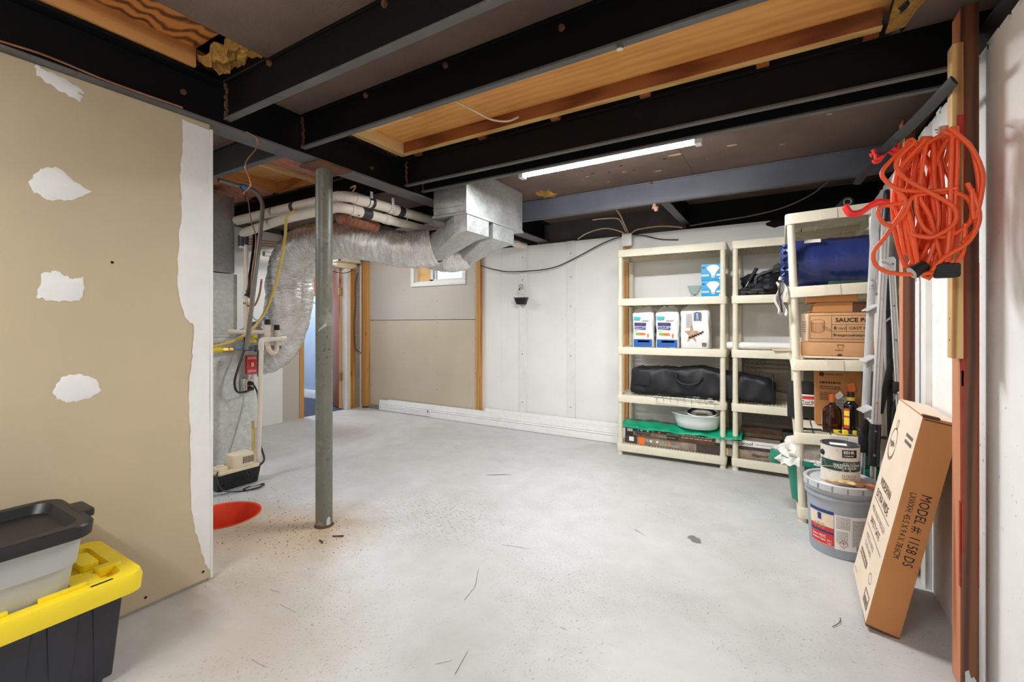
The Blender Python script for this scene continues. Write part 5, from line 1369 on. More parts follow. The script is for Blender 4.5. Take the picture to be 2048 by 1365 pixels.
# flattened cartons
fl1 = thing('flat_carton', 'folded brown cardboard carton on top of the shelf stack', 'carton', (.25, 3.4, 1.335), (0, 0, math.radians(-1)))
obj('board', G().box(-.122, -.13, 0, .128, .16, .066), 'cardboard_side', fl1, local=True, bevel=.004)
obj('flap', G().obox((-.128, -.13, -.004), (.008, 0, 0), (0, .28, 0), (0, 0, .068)), 'cardboard', fl1, local=True)
fl2 = thing('flat_carton', 'folded brown carton with an open torn end above the saucepan box', 'carton', (.28, 3.42, 1.275), (0, 0, 0))
g = G(); g.prism([(-.125, 0), (-.12, .05), (-.10, .058), (.18, .058), (.18, 0)], -.15, .15, 1)
obj('board', g, 'cardboard_side', fl2, local=True)
obj('tape_patch', G().box(.07, -.1512, .001, .18, -.1500, .057), 'cardboard_dark', fl2, local=True)
g = G(); rr = random.Random(5)
for k in range(9): g.obox((-.125-rr.uniform(0, .04), -.14+.03*k, .002), (.05, 0, .012*rr.random()), (0, .024, 0), (0, 0, .004))
obj('torn_end', g, 'cardboard', fl2, local=True)
# saucepan box
t = thing('saucepan_box', 'brown cardboard saucepan box with a line drawing of a pan', 'box', (.29, 3.42, 1.098))
sx0, sy0, sh = .132-.29, 3.27-3.42, .174
obj('carton', G().box(sx0, sy0, 0, .20, .17, sh), 'cardboard', t, local=True, bevel=.003)
obj('end_flap', G().obox((sx0-.032, sy0+.018, .002), (.032, -.016, 0), (0, .004, 0), (0, 0, sh-.006)), 'cardboard_pale', t, local=True)
fn = plane_fn((sx0, sy0, 0), (1, 0, 0), (0, 0, 1), .001); f2 = plane_fn((sx0, sy0, 0), (1, 0, 0), (0, 0, 1), .0016)
g = G(); frame(g, fn, .010, .018, .34, .158, .0015); quad(g, fn, .118, .018, .1195, .158); quad(g, fn, .118, .103, .34, .1045); quad(g, fn, .118, .062, .34, .0635); quad(g, fn, .188, .0635, .1895, .103)
text(g, 'SAUCE PAN', .034, lambda u, v: f2(.136+u, .119+v), .02, sx=1.05); text(g, '8', .026, lambda u, v: f2(.129+u, .074+v), .02); text(g, 'inch', .023, lambda u, v: f2(.148+u, .075+v), 0, shear=.3, sx=1.1)
text(g, 'CAST IRON', .024, lambda u, v: f2(.200+u, .075+v), .008, sx=1.05); text(g, 'fireupcookware.com', .024, lambda u, v: f2(.126+u, .034+v), .012, sx=1.02)
obj('lettering', g, 'ink_black', t, local=True)
def stroke(g, fn, pts, w):
    for (a, b), (c, d) in zip(pts, pts[1:]):
        l = math.hypot(c-a, d-b) or 1; nx, ny = -(d-b)/l*w/2, (c-a)/l*w/2
        g.add([fn(a-nx, b-ny), fn(c-nx, d-ny), fn(c+nx, d+ny), fn(a+nx, b+ny)], [(0, 1, 2, 3)])
g = G(); el = [(.050+.034*math.cos(a), .122+.012*math.sin(a)) for a in [2*math.pi*k/24 for k in range(25)]]
stroke(g, f2, el, .0014); lo = [(.050+.032*math.cos(a), .066+.012*math.sin(a)) for a in [math.pi+math.pi*k/12 for k in range(13)]]; stroke(g, f2, lo, .0014)
for k in range(11):
    a = math.pi+math.pi*k/10; stroke(g, f2, [(.050+.034*math.cos(a), .120+.012*math.sin(a)), (.050+.032*math.cos(a), .066+.012*math.sin(a))], .0012)
stroke(g, f2, [(.076, .098), (.112, .072)], .002); stroke(g, f2, [(.072, .088), (.108, .064)], .002); stroke(g, f2, [(.108, .064), (.114, .066), (.112, .074)], .002)
obj('pan_drawing', g, 'ink_brown', t, local=True)
g = G(); f3 = plane_fn((sx0-.032, sy0+.018, .002), (.032, -.016, 0), (0, 0, 1), .001); lines(g, f3, .004, .12, .024, 6, .012, .004); obj('flap_print', g, 'ink_grey', t, local=True)
t = thing('flat_pan_box', 'shallow brown cardboard box with a small pot emblem below the saucepan box', 'box', (.29, 3.42, 1.015))
obj('carton', G().box(-.192, -.155, 0, .19, .165, .080), 'cardboard', t, local=True, bevel=.003)
fn = plane_fn((-.192, -.155, 0), (1, 0, 0), (0, 0, 1), .001); g = G()
text(g, 'FIREUP', .012, lambda u, v: fn(.168+u, .030+v), .01, sx=1.1)
stroke(g, fn, [(.180, .068), (.184, .045), (.206, .045), (.210, .068), (.180, .068)], .0015); stroke(g, fn, [(.176, .064), (.214, .064)], .002)
obj('pot_emblem', g, 'ink_brown', t, local=True)
g = G(); pts = [fn(.192+.014*math.cos(a), .001+.013*math.sin(a)) for a in [math.pi*k/10 for k in range(11)]]; g.add(pts, [tuple(range(11))]); obj('thumb_hole', g, 'cardboard_dark', t, local=True)
g = G(); g.box(.10, 3.262, R2+.002, .44, 3.55, R2+.015); obj('cardboard_sheet', g, 'cardboard_pale', None, 'thin pale cardboard sheet under the shallow pan box', 'cardboard')

# tier with bottles
t = thing('shipping_box', 'tall brown shipping box standing behind the two bottles', 'box', (.29, 3.62, R1))
obj('carton', G().box(-.105, -.10, 0, .13, .10, .40), 'cardboard_side', t, local=True, bevel=.003)
fn = plane_fn((-.105, -.10, 0), (1, 0, 0), (0, 0, 1), .001); g = G()
lines(g, fn, .022, .28, .11, 1, .012, .014); lines(g, fn, .022, .25, .11, 2, .012, .006); lines(g, fn, .022, .21, .06, 5, .011, .005)
for k in range(5):
    a = 2*math.pi*k/5; g.disc(tuple(fn(.032+.009*math.cos(a), .326+.009*math.sin(a))), .007, 8, 1)
obj('printing', g, 'ink_brown', t, local=True)
g = G(); lines(g, fn, .055, .333, .09, 1, .012, .012); obj('logo_lettering', g, 'ink_grey', t, local=True)
tb = thing('tool_case', 'black tool case with a red and white label left of the shipping box', 'case', (.13, 3.78, R1))
obj('body', G().box(-.10, -.09, 0, .10, .11, .235), 'plastic_black', tb, local=True, bevel=.008)
fn = plane_fn((-.10, -.09, 0), (1, 0, 0), (0, 0, 1), .0012); f2 = plane_fn((-.10, -.09, 0), (1, 0, 0), (0, 0, 1), .002)
g = G(); quad(g, fn, .082, .085, .19, .165); obj('label', g, 'paper_white', tb, local=True)
g = G(); quad(g, f2, .088, .132, .186, .154); obj('red_strip', g, 'print_red', tb, local=True)
g = G(); text(g, 'Tool Box', .028, lambda u, v: f2(.086+u, .104+v), .015, sx=.85); lines(g, f2, .088, .1, .06, 1, .01, .006); obj('lettering', g, 'ink_black', tb, local=True)
def bottle(name, c, prof, sy, mats, label, ang=0):
    t = thing(name, label, 'bottle', c, (0, 0, ang))
    g = G(); g.lathe(prof[0], (0, 0, 0), 36); g.map(lambda p: (p.x, p.y*sy, p.z) if p.z < prof[2] else p)
    obj('glass_body', g, mats[0], t, smooth=50, local=True)
    g = G(); g.lathe(prof[1], (0, 0, 0), 24); obj('cap', g, mats[1], t, smooth=40, local=True)
    return t
b1 = bottle('amber_bottle', (.258, 3.335, R1), ([(.001, 0), (.045, .001), (.049, .006), (.049, .115), (.045, .135), (.030, .152), (.017, .162), (.015, .185), (.001, .186)], [(.001, .183), (.0165, .183), (.0165, .222), (.015, .225), (.001, .225)], .15), .62, ('bottle_amber', 'print_orange'), 'flat amber liquor bottle with an orange cap')
obj('neck_band', G().lathe([(.0158, .172), (.0162, .184), (.001, .184)], (0, 0, 0), 20), 'brass', b1, local=True)
obj('side_label', G().add([(-.0495, -.012, .02), (-.0495, .014, .02), (-.0495, .014, .118), (-.0495, -.012, .118)], [(0, 1, 2, 3)]), 'paper_white', b1, local=True)
b2 = bottle('dark_bottle', (.348, 3.325, R1), ([(.001, 0), (.034, .001), (.037, .006), (.036, .15), (.034, .17), (.022, .185), (.018, .192), (.018, .205), (.001, .206)], [(.001, .213), (.019, .213), (.018, .245), (.001, .246)], .17), .85, ('bottle_black', 'bottle_amber'), 'tall black bottle with a yellow neck ring and label')
obj('neck_ring', G().lathe([(.0185, .194), (.0205, .196), (.0205, .214), (.0185, .216)], (0, 0, 0), 24, True), 'print_yellow', b2, smooth=40, local=True)
g = G(); R_ = .0368
for k in range(6): g.add([(R_*math.cos(a), .85*R_*math.sin(a)-.0006, z) for a, z in ((3.5+k*.16, .03), (3.66+k*.16, .03), (3.66+k*.16, .148), (3.5+k*.16, .148))], [(0, 1, 2, 3)])
obj('front_label', g, 'print_yellow', b2, local=True)
g = G(); R_ = .0373
for z0, z1 in ((.03, .05), (.095, .105), (.135, .148)):
    for k in range(6): g.add([(R_*math.cos(a), .85*R_*math.sin(a)-.0006, z) for a, z in ((3.5+k*.16, z0), (3.66+k*.16, z0), (3.66+k*.16, z1), (3.5+k*.16, z1))], [(0, 1, 2, 3)])
obj('label_band', g, 'print_red', b2, local=True)
t = thing('paper_envelope', 'pale grey paper packet leaning on the shipping box between the bottles', 'envelope', (.33, 3.50, R1))
obj('packet', G().obox((-.055, 0, .05), (.10, 0, 0), (0, .012, .14), (0, -.006, 0)), 'paper_grey', t, local=True)
obj('card', G().obox((-.03, -.008, .17), (.03, 0, .03), (-.018, .004, .026), (0, -.002, 0)), 'paper_white', t, local=True)
obj('orange_tag', G().obox((.028, .0, .22), (.035, 0, .012), (-.01, .004, .05), (0, -.003, 0)), 'print_orange', t, local=True)
g = G(); fn = plane_fn((-.055, -.006, .05), (1, 0, 0), (0, .012, .14), .002); lines(g, fn, .008, .12, .05, 5, .02, .004); obj('print', g, 'ink_grey', t, local=True)
t = thing('wire_tester', 'yellow and black tool with tangled leads lying in front of the bottles', 'tool', (.29, 3.27, R1))
obj('body', G().rrect(.30-.29, -.018, .372-.29, .018, .010, 0, .026), 'gas_yellow', t, local=True, bevel=.004)
obj('grip', G().rrect(.325-.29, -.019, .352-.29, .019, .008, .0, .028), 'rubber_black', t, local=True, bevel=.004)
obj('lead', G().tube(spline([(-.175, .0, .010), (-.12, -.004, .012), (-.07, .004, .008), (-.03, .015, .012), (.0, -.012, .016), (.02, .012, .008), (.05, .022, .008), (.10, .016, .01), (.115, -.01, .012), (.09, -.02, .008)], 8), .005, 6), 'cable_black', t, smooth=60, local=True)
obj('prong', G().tube([(-.18, -.006, .008), (-.09, -.002, .012)], .006, 8).tube([(-.18, .010, .008), (-.09, .004, .012)], .006, 8), 'rubber_black', t, smooth=60, local=True)
obj('clip', G().rrect(-.03, -.012, .005, .010, .004, .004, .022), 'gas_yellow', t, local=True, bevel=.002)
obj('metal_ring', G().tube([(.08+.055*math.cos(a), -.004+.02*math.sin(a), .004) for a in [2*math.pi*k/20 for k in range(20)]], .003, 6, closed=True), 'conduit_grey', t, smooth=60, local=True)
# black rolled tubes on top
for i, (x, y, z, r, lab) in enumerate(((.33, 3.42, R4+.035, .032, 'black rolled tube lying on top of the right unit'), (.19, 3.72, R4+.03, .028, 'second black tube lying further back on the right unit'))):
    t = thing('black_tube', lab, 'tube', (x, y, R4))
    P = [V3((x, y-.12, z)), V3((x-.06, y+.42, z))]
    obj('roll', G().tube(P, r, 24), 'rubber_black', t, smooth=40)
    obj('core', G().tube([P[0]-V3((-.0006, .005, 0)), P[0]+V3((0, .001, 0))], r*.55, 18), 'dark_hole', t)
    obj('inner_sleeve', G().tube([P[0]+V3((r*.55*math.cos(a), -.005, r*.55*math.sin(a))) for a in [2*math.pi*k/20 for k in range(20)]], .004, 6, closed=True), 'conduit_grey', t, smooth=60)
# green tub with rags on the bottom tier
t = thing('green_tub', 'dark green plastic tub full of rags under the right unit', 'tub', (.22, 3.46, R0))
g = G(); o = ring_pts(-.20, -.19, .26, .24, .06, .262, 6); i_ = ring_pts(-.17, -.16, .23, .21, .06, 0.004, 6); o2 = ring_pts(-.225, -.215, .285, .265, .07, .268, 6); o3 = ring_pts(-.225, -.215, .285, .265, .07, .238, 6)
inn = ring_pts(-.185, -.175, .245, .225, .06, .262, 6); inb = ring_pts(-.165, -.155, .225, .205, .06, .012, 6)
g.rings([i_, o, ], True, False); g.rings([o3, o2, inn, inb], False, True)
obj('shell', g, 'plastic_green', t, local=True, smooth=40)
obj('handle_lip', G().box(-.29, -.10, .20, -.20, .06, .262), 'plastic_green', t, local=True, bevel=.012)
crumple('rag_pile', (.18, 3.42, R0+.27), .19, .15, .085, 'rag_white', None, 2.2, .35, label='pile of white and beige rags in the green tub', cat='rags')
crumple('dark_rag', (.25, 3.33, R0+.28), .075, .06, .06, 'bag_black', None, 5.2, .4, label='dark rag among the white rags in the tub', cat='rag')
g = G(); g.rrect(.13, 3.42, .26, 3.52, .03, R0+.27, R0+.41, .01); obj('teal_scoop', g, 'plastic_teal', None, 'teal plastic jug standing up from the green tub', 'jug', bevel=.012)
g = G(); g.rrect(.22, 3.36, .33, 3.44, .02, R0+.27, R0+.36, .005); obj('red_pouch', g, 'print_red', None, 'small red pouch behind the paint can in the tub', 'pouch', bevel=.008)
g = G(); g.grid(lambda u, v: (-.01+.10*u, 3.236-.012*v+.006*math.sin(u*9), R0+.275+.015*u*(1-v)-.035*v+.006*math.sin(u*13+v*5)), 12, 8)
obj('paper_scrap', g, 'paper_white', None, 'crumpled white paper hanging over the green tub rim', 'paper', smooth=40)
g = G(); g.prism([(.28, R0+.28), (.52, R0+.24), (.52, R0+.27), (.30, R0+.40)], 3.30, 3.32, 1); obj('green_bin_lid', g, 'plastic_green', None, 'green plastic lid wedged behind the ladder foot', 'lid')

# ================================================================== bucket, paint can, brush
BC = V3((.265, 2.968, 0))
bk = thing('plastic_bucket', 'big grey paint bucket with a red and white label in front of the right unit', 'bucket', BC)
H_ = .385
prof = [(.001, .004), (.128, .004), (.134, .0), (.137, .01), (.150, .26), (.151, .295), (.160, .297), (.160, .312), (.152, .314), (.153, .328), (.163, .330), (.163, .346), (.154, .348), (.154, .365), (.001, .365)]
obj('pail', G().lathe(prof, (0, 0, 0), 64), 'bucket_grey', bk, smooth=35, local=True)
obj('lid', G().lathe([(.001, .372), (.135, .372), (.138, .364), (.146, .364), (.149, .378), (.160, .382), (.166, .376), (.167, .345), (.163, .345)], (0, 0, 0), 64), 'lid_grey', bk, smooth=35, local=True)
g = G()
for k in range(16):
    a = 2*math.pi*k/16+.1; g.box(-.002, -.1685, .346, .002, -.166, .372)
    for q in range(len(g.v)-8, len(g.v)):
        p = V3(g.v[q]); g.v[q] = (p.x*math.cos(a)-p.y*math.sin(a), p.x*math.sin(a)+p.y*math.cos(a), p.z)
obj('lid_notch', g, 'conduit_grey', bk, local=True)
def on_cyl(r0, r1, h0, h1, a0, lift):
    """(u along the girth in m, v height) -> point on a cone; a0 = angle at u=0, going counter-clockwise"""
    def fn(u, v):
        r = r0+(r1-r0)*(v-h0)/(h1-h0)+lift; a = a0+u/r1
        return V3((r*math.cos(a), r*math.sin(a), v))
    return fn
def cquad(g, fn, u0, v0, u1, v1, n=14):
    vs = [fn(u0+(u1-u0)*i/n, v) for v in (v0, v1) for i in range(n+1)]
    return g.add(vs, [(i, i+1, n+2+i, n+1+i) for i in range(n)])
# the label starts at the left silhouette as seen from the room and wraps to the right
a0 = math.radians(205)
f1 = on_cyl(.137, .150, .01, .26, a0, .0010); f2 = on_cyl(.137, .150, .01, .26, a0, .0018); f3 = on_cyl(.137, .150, .01, .26, a0, .0026)
g = G(); cquad(g, f1, .0, .052, .13, .235); obj('label_red', g, 'print_red', bk, local=True)
g = G(); cquad(g, f2, .0, .152, .13, .218); obj('label_pink', g, 'nylon_blue_light' if False else 'cardboard_pale', bk, local=True)
g = G(); cquad(g, f2, .0, .222, .13, .238); cquad(g, f2, .0, .118, .13, .129); cquad(g, f3, .052, .182, .072, .216); obj('label_blue', g, 'print_navy', bk, local=True)
g = G(); text(g, '400', .045, lambda u, v: f3(.022+u, .135+v), .0); obj('label_numerals', g, 'print_tan', bk, local=True)
g = G(); text(g, 'Zero VOC', .018, lambda u, v: f3(.012+u, .092+v), .015); text(g, 'Interior Paint', .016, lambda u, v: f3(.012+u, .075+v), .015, sx=.9)
text(g, '18.9 L', .012, lambda u, v: f3(.096+u, .078+v), .01, sx=.8); text(g, '5 Gal', .012, lambda u, v: f3(.096+u, .064+v), .01, sx=.8); cquad(g, f2, .0, .056, .13, .058); cquad(g, f3, .0, .2195, .13, .2215)
obj('label_lettering', g, 'ink_white', bk, local=True)
g = G(); cquad(g, f1, .132, .050, .285, .228); obj('label_white', g, 'paper_white', bk, local=True)
g = G(); lines(g, f2, .14, .22, .06, 9, .007, .003); lines(g, f2, .21, .21, .06, 18, .0075, .0035); lines(g, f2, .14, .145, .05, 8, .008, .003); obj('small_print', g, 'ink_grey', bk, local=True)
g = G(); c_ = (.172, .083)
stroke(g, f2, [(c_[0]-.02, c_[1]), (c_[0], c_[1]+.022), (c_[0]+.02, c_[1]), (c_[0], c_[1]-.022), (c_[0]-.02, c_[1])], .0025); obj('warning_diamond', g, 'print_red', bk, local=True)
g = G(); text(g, '!', .026, lambda u, v: f2(c_[0]-.004+u, c_[1]-.009+v), .02)
for k in range(12): cquad(g, f2, .232+k*.0035, .056, .232+k*.0035+(.0012 if k % 3 else .0022), .078, 1)
obj('warning_mark', g, 'ink_black', bk, local=True)
# paint can
CC = V3((.262, 2.945, .374))
pc = thing('paint_can', 'metal gallon paint can with a cream and green label standing on the bucket', 'paint can', CC, (0, 0, 0))
rc, hc = .0855, .195
obj('drum', G().lathe([(.001, .002), (rc-.003, .0), (rc+.001, .003), (rc, .008), (rc, hc-.008), (rc+.002, hc-.002), (rc+.001, hc), (rc-.010, hc-.001), (rc-.012, hc-.007)], (0, 0, 0), 56), 'can_label', pc, smooth=35, local=True)
obj('lid', G().lathe([(.001, hc-.006), (rc-.022, hc-.006), (rc-.018, hc-.002), (rc-.006, hc+.001), (rc-.004, hc-.004)], (0, 0, 0), 48), 'can_lid', pc, smooth=35, local=True)
obj('lid_sticker', G().box(-.045, -.02, hc-.0055, .03, .03, hc-.0045), 'paper_white', pc, local=True)
obj('rim', G().tube([((rc+.0)*math.cos(a), (rc+.0)*math.sin(a), hc) for a in [2*math.pi*k/48 for k in range(48)]], .003, 6, closed=True), 'can_lid', pc, smooth=60, local=True)
a0 = math.radians(196); f1 = on_cyl(rc, rc, 0, 1, a0, .0008); f2 = on_cyl(rc, rc, 0, 1, a0, .0016)
g = G(); cquad(g, f1, .0, .070, .26, .122, 28); obj('green_band', g, 'print_forest', pc, local=True)
g = G(); cquad(g, f1, .112, .142, .182, .182, 10); obj('brand_panel', g, 'ink_black', pc, local=True)
g = G(); text(g, 'BEHR', .022, lambda u, v: f2(.117+u, .162+v), .02, sx=.95); text(g, 'PREMIUM', .010, lambda u, v: f2(.117+u, .148+v), .01, sx=1.1)
text(g, 'SOLID COLOR', .009, lambda u, v: f2(.115+u, .110+v), .008); text(g, 'WATERPROOFING', .0165, lambda u, v: f2(.074+u, .096+v), .018, sx=.92); text(g, 'STAIN & SEALER', .0155, lambda u, v: f2(.078+u, .083+v), .018, sx=.92); text(g, '10', .012, lambda u, v: f2(.108+u, .0725+v), .01); text(g, '25', .012, lambda u, v: f2(.14+u, .0725+v), .01)
for k in range(4): stroke(g, f2, [(.004, .112-k*.009), (.03+.004*k, .108-k*.009)], .0016)
obj('lettering', g, 'ink_white', pc, local=True)
g = G(); stroke(g, f1, [(.05, .125), (.092, .178)], .0018); stroke(g, f1, [(.04, .004), (.10, .066)], .0018); stroke(g, f1, [(.15, .008), (.20, .066)], .0018)
for k in range(4): frame(g, f2, .112+k*.017, .040, .124+k*.017, .052, .0015)
lines(g, f2, .112, .034, .06, 1, .01, .003); text(g, 'Base', .008, lambda u, v: f2(.05+u, .06+v)); obj('line_art', g, 'ink_brown', pc, local=True)
ea = math.radians(205); ex, ey = rc*math.cos(ea), rc*math.sin(ea)
obj('handle_ear', G().cyl((ex*.98, ey*.98, .15), (ex*1.09, ey*1.09, .15), .016, .011, 16), 'rubber_black', pc, smooth=40, local=True)
obj('wire_handle', G().tube(spline([(ex*1.07, ey*1.07, .15), (ex*1.3, ey*1.3, .13), (ex*1.42, ey*1.25-.02, .10), (ex*1.3, ey*1.1-.05, .085), (ex*1.0, ey*1.0-.075, .095), (.0, -.098, .10)], 8), .002, 6), 'chrome', pc, smooth=60, local=True)
# paint brush on the lid
pb = thing('paint_brush', 'wooden paint brush with copper bristles lying on the bucket lid', 'brush', (.27, 2.852, .381), (0, 0, math.radians(4)))
g = G(); n = 16; rings = []
for x, wy, wz in ((-.082, .004, .004), (-.075, .007, .006), (-.03, .008, .006), (.015, .011, .007), (.035, .020, .008), (.05, .021, .008)):
    rings.append([(x, wy*math.cos(2*math.pi*k/n), .010+wz*math.sin(2*math.pi*k/n)) for k in range(n)])
g.rings(rings); obj('handle', g, 'lumber_pale', pb, smooth=50, local=True)
obj('ferrule', G().box(.045, -.023, .001, .085, .023, .019), 'copper', pb, bevel=.004, local=True)
g = G(); g.add([(.085, -.022, .002), (.085, .022, .002), (.085, .022, .018), (.085, -.022, .018), (.15, -.024, .004), (.15, .024, .004), (.148, .022, .013), (.148, -.022, .013)], [(0, 1, 2, 3), (4, 7, 6, 5), (0, 4, 5, 1), (1, 5, 6, 2), (2, 6, 7, 3), (3, 7, 4, 0)])
obj('bristles', g, 'bristle', pb, local=True)

# ================================================================== tall leaning box
O = V3((.281, 2.232, .0215)); U = V3((.168, 0, .824)).normalized(); N_ = V3((U.z, 0, -U.x)); A = V3((.012, .474, 0)); hb, tb_ = .853, .105
lb = thing('tall_carton', 'tall flat cardboard box with black lettering leaning against the right wall', 'box', O)
g = G(); g.obox((0, 0, 0), A, U*hb, N_*tb_); 
obj('carton', g, 'cardboard_side', lb, local=True, bevel=.004)
e_ = A.normalized(); nf = V3((-U.z, 0, U.x))
g = G(); g.obox(nf*.0006+e_*.003+U*.003, A-e_*.006, U*(hb-.006), nf*.0004); obj('pale_face', g, 'cardboard_pale', lb, local=True)
g = G(); g.obox(U*(hb+.0004)+N_*.002+e_*.003, A-e_*.006, N_*(tb_-.004), U*.0006); obj('top_face', g, 'cardboard_pale', lb, local=True)
g = G(); g.obox(U*(hb-.012)+N_*.004-e_*.002, e_*.05, N_*(tb_-.008), U*.004)
g.obox(U*(hb-.004)-e_*.001, e_*.03, N_*(tb_*.45), U*.010)
obj('open_flap', g, 'cardboard_dark', lb, local=True)
g = G(); g.obox(-U*.004-e_*.002, e_*.12, N_*tb_, U*.006); obj('bottom_flap', g, 'cardboard_dark', lb, local=True)
fF = plane_fn(A, -A, U, .0022)                      # big face: left edge is the far one
fS = plane_fn(U*hb, -U, N_, .0012)                  # narrow face towards the room, lettering runs downwards
g = G(); text(g, 'MODEL #: 1158 DS', .044, lambda u, v: fS(.285+u, .054+v), .0, sx=.80); text(g, 'LXWXH: 45.5 X 9.4 X 78.6CM', .028, lambda u, v: fS(.29+u, .022+v), .0, sx=.74)
obj('model_lettering', g, 'ink_black', lb, local=True)
g = G()
cxl, czl = .115, .665
stroke(g, fF, [(cxl+.066*math.cos(a), czl+.066*math.sin(a)) for a in [2*math.pi*k/36 for k in range(37)]], .004)
stroke(g, fF, [(cxl+.074*math.cos(a), czl+.074*math.sin(a)) for a in [math.pi*(1.05+.9*k/18) for k in range(19)]], .003)
stroke(g, fF, [(cxl+.004+.016*math.cos(a), czl+.085+.022*math.sin(a)) for a in [2*math.pi*k/18 for k in range(19)]], .004)
text(g, 'regalo', .040, lambda u, v: fF(cxl-.056+u, czl-.012+v), .008, sx=.95)
obj('logo', g, 'ink_brown', lb, local=True)
g = G(); text(g, 'WIDESPAN', .052, lambda u, v: fF(.085+u, .465+v), .004, sx=.95); text(g, 'EXTRA WIDE', .052, lambda u, v: fF(.065+u, .405+v), .004, sx=.95)
text(g, 'SAFETY GATE', .044, lambda u, v: fF(.09+u, .285+v), .002, sx=.9)
obj('title_lettering', g, 'ink_brown', lb, local=True)
g = G(); text(g, 'METAL WALK-THROUGH', .034, lambda u, v: fF(.06+u, .335+v), 0, sx=.82); text(g, 'MODEL #: 1158 DS', .03, lambda u, v: fF(.09+u, .215+v), 0, sx=.8); text(g, 'COLOR: WHITE', .03, lambda u, v: fF(.10+u, .18+v), 0, sx=.8)
for k in range(44):
    quad(g, fF, .05+k*.0085, .388, .055+k*.0085, .394); quad(g, fF, .05+k*.0085, .258, .055+k*.0085, .264)
lines(g, fF, .31, .755, .12, 2, .026, .014); quad(g, fF, .03, .03, .10, .034)
frame(g, fF, .33, .03, .43, .085, .006)
stroke(g, fF, [(.36+.03*math.cos(a), .135+.02*math.sin(a)) for a in [2*math.pi*k/18 for k in range(19)]], .003)
obj('fine_lettering', g, 'ink_grey', lb, local=True)
g = G(); quad(g, fF, .06, .12, .25, .15); quad(g, fF, .345, .04, .415, .06); obj('dark_bar', g, 'ink_grey', lb, local=True)
g = G(); f9 = plane_fn(A, -A, U, .003); lines(g, f9, .07, .14, .17, 1, .01, .008); obj('bar_lettering', g, 'cardboard_pale', lb, local=True)

# ================================================================== studs on the right wall
def stud(x0, y0, z0, x1, y1, z1, mat, label, group=None, edge=None):
    t = thing('wood_stud', label, 'stud', ((x0+x1)/2, (y0+y1)/2, z0), group=group)
    obj('timber', G().box(x0, y0, z0, x1, y1, z1), mat, t, bevel=.002)
    return t
t = stud(.502, 2.022, 0, .545, 2.112, 2.245, 'stud_brown', 'big brown wooden stud with red marks standing nearest the camera', 'studs on the right wall')
obj('red_face', G().box(.5008, 2.026, .006, .5022, 2.108, 2.24), 'red_stud', t)
for z0, z1, y0, y1 in ((.34, .62, 2.022, 2.034), (.45, 1.05, 2.0205, 2.0216), (1.0, 1.9, 2.0205, 2.0216)):
    g = G()
    if y1-y0 > .005: g.box(.4995, y0, z0, .5009, y1, z1)
    else: g.box(.503, y0, z0, .508 if z0 < 1 else .512, y1+.0005, z1)
    obj('red_mark', g, 'red_marker', t)
g = G(); g.box(.5425, 2.0205, .35, .5448, 2.0217, 1.4); obj('red_mark', g, 'red_marker', t)
g = G(); g.add([(.512, 2.0212, .012), (.538, 2.0212, .010), (.541, 2.0212, .04), (.532, 2.0212, .058), (.526, 2.0212, .05), (.52, 2.0212, .075), (.511, 2.0212, .066)], [tuple(range(7))]); obj('paint_dab', g, 'lid_grey', t)
t = stud(.474, 1.994, 1.09, .501, 2.046, 2.115, 'stud_yellow', 'short pale wooden cleat nailed to the big brown stud', 'studs on the right wall')
g = G(); g.box(.485, 1.9930, 1.80, .501, 1.9945, 1.88); obj('red_mark', g, 'red_marker', t)
for z in (1.15, 1.22): obj('nail_hole', G().disc((.4735, 2.02, z), .004, 8, 0), 'dark_hole', t)
t = stud(.502, 2.84, 0, .545, 2.93, 2.20, 'stud_brown', 'dark brown wooden stud behind the ladder on the right wall', 'studs on the right wall')
obj('red_face', G().box(.5008, 2.844, .006, .5022, 2.926, 2.196), 'red_stud', t)
t = stud(.474, 2.80, 1.62, .501, 2.852, 2.12, 'stud_yellow', 'thin pale cleat nailed to the far brown stud', 'studs on the right wall')
struct('trim_13', G().box(.556, 2.72, 0, .58, 2.80, 2.1), 'paint_white', 'white painted strip on the right wall between the studs', bevel=.003)
# hook and nails for the cord
nh = thing('cord_hook', 'rusty peg on the pale cleat with the orange cord hanging from it', 'hook', (.47, 1.985, 1.79))
obj('peg', G().tube(spline([(.476, 2.01, 1.785), (.455, 1.985, 1.79), (.445, 1.965, 1.81), (.445, 1.96, 1.84)], 5), .013, 12), 'red_stud', nh, smooth=50)
obj('nail', G().tube([(.476, 2.0, 1.835), (.428, 1.98, 1.84)], .002, 6).tube([(.476, 2.0, 1.832), (.43, 1.975, 1.828)], .002, 6), 'conduit_grey', nh, smooth=50)

# red rubber coated hooks
def hook(o, L, lab):
    """o: tip of the hook; L: reach back to the cleat"""
    o = V3(o); t = thing('utility_hook', lab, 'hook', o, group='red coated storage hooks')
    for dy in (-.028, .028):
        P = [(L, dy, -.03), (L*.86, dy, -.012), (L*.66, dy, .0), (L*.5, dy, -.012), (L*.32, dy, -.040), (L*.14, dy, -.044), (.012, dy, -.030), (.0, dy, .0)]
        obj('prong', G().tube(spline(P, 6), .0115, 12), 'red_rubber', t, smooth=50, local=True)
    obj('back_plate', G().box(L-.006, -.045, -.08, L+.001, .045, .03), 'red_rubber', t, local=True, bevel=.003)
    return t
hook((.380, 2.815, 2.055), .094, 'upper red coated double hook holding the black strip')
hook((.272, 2.815, 1.80), .202, 'lower red coated double hook behind the orange cord')
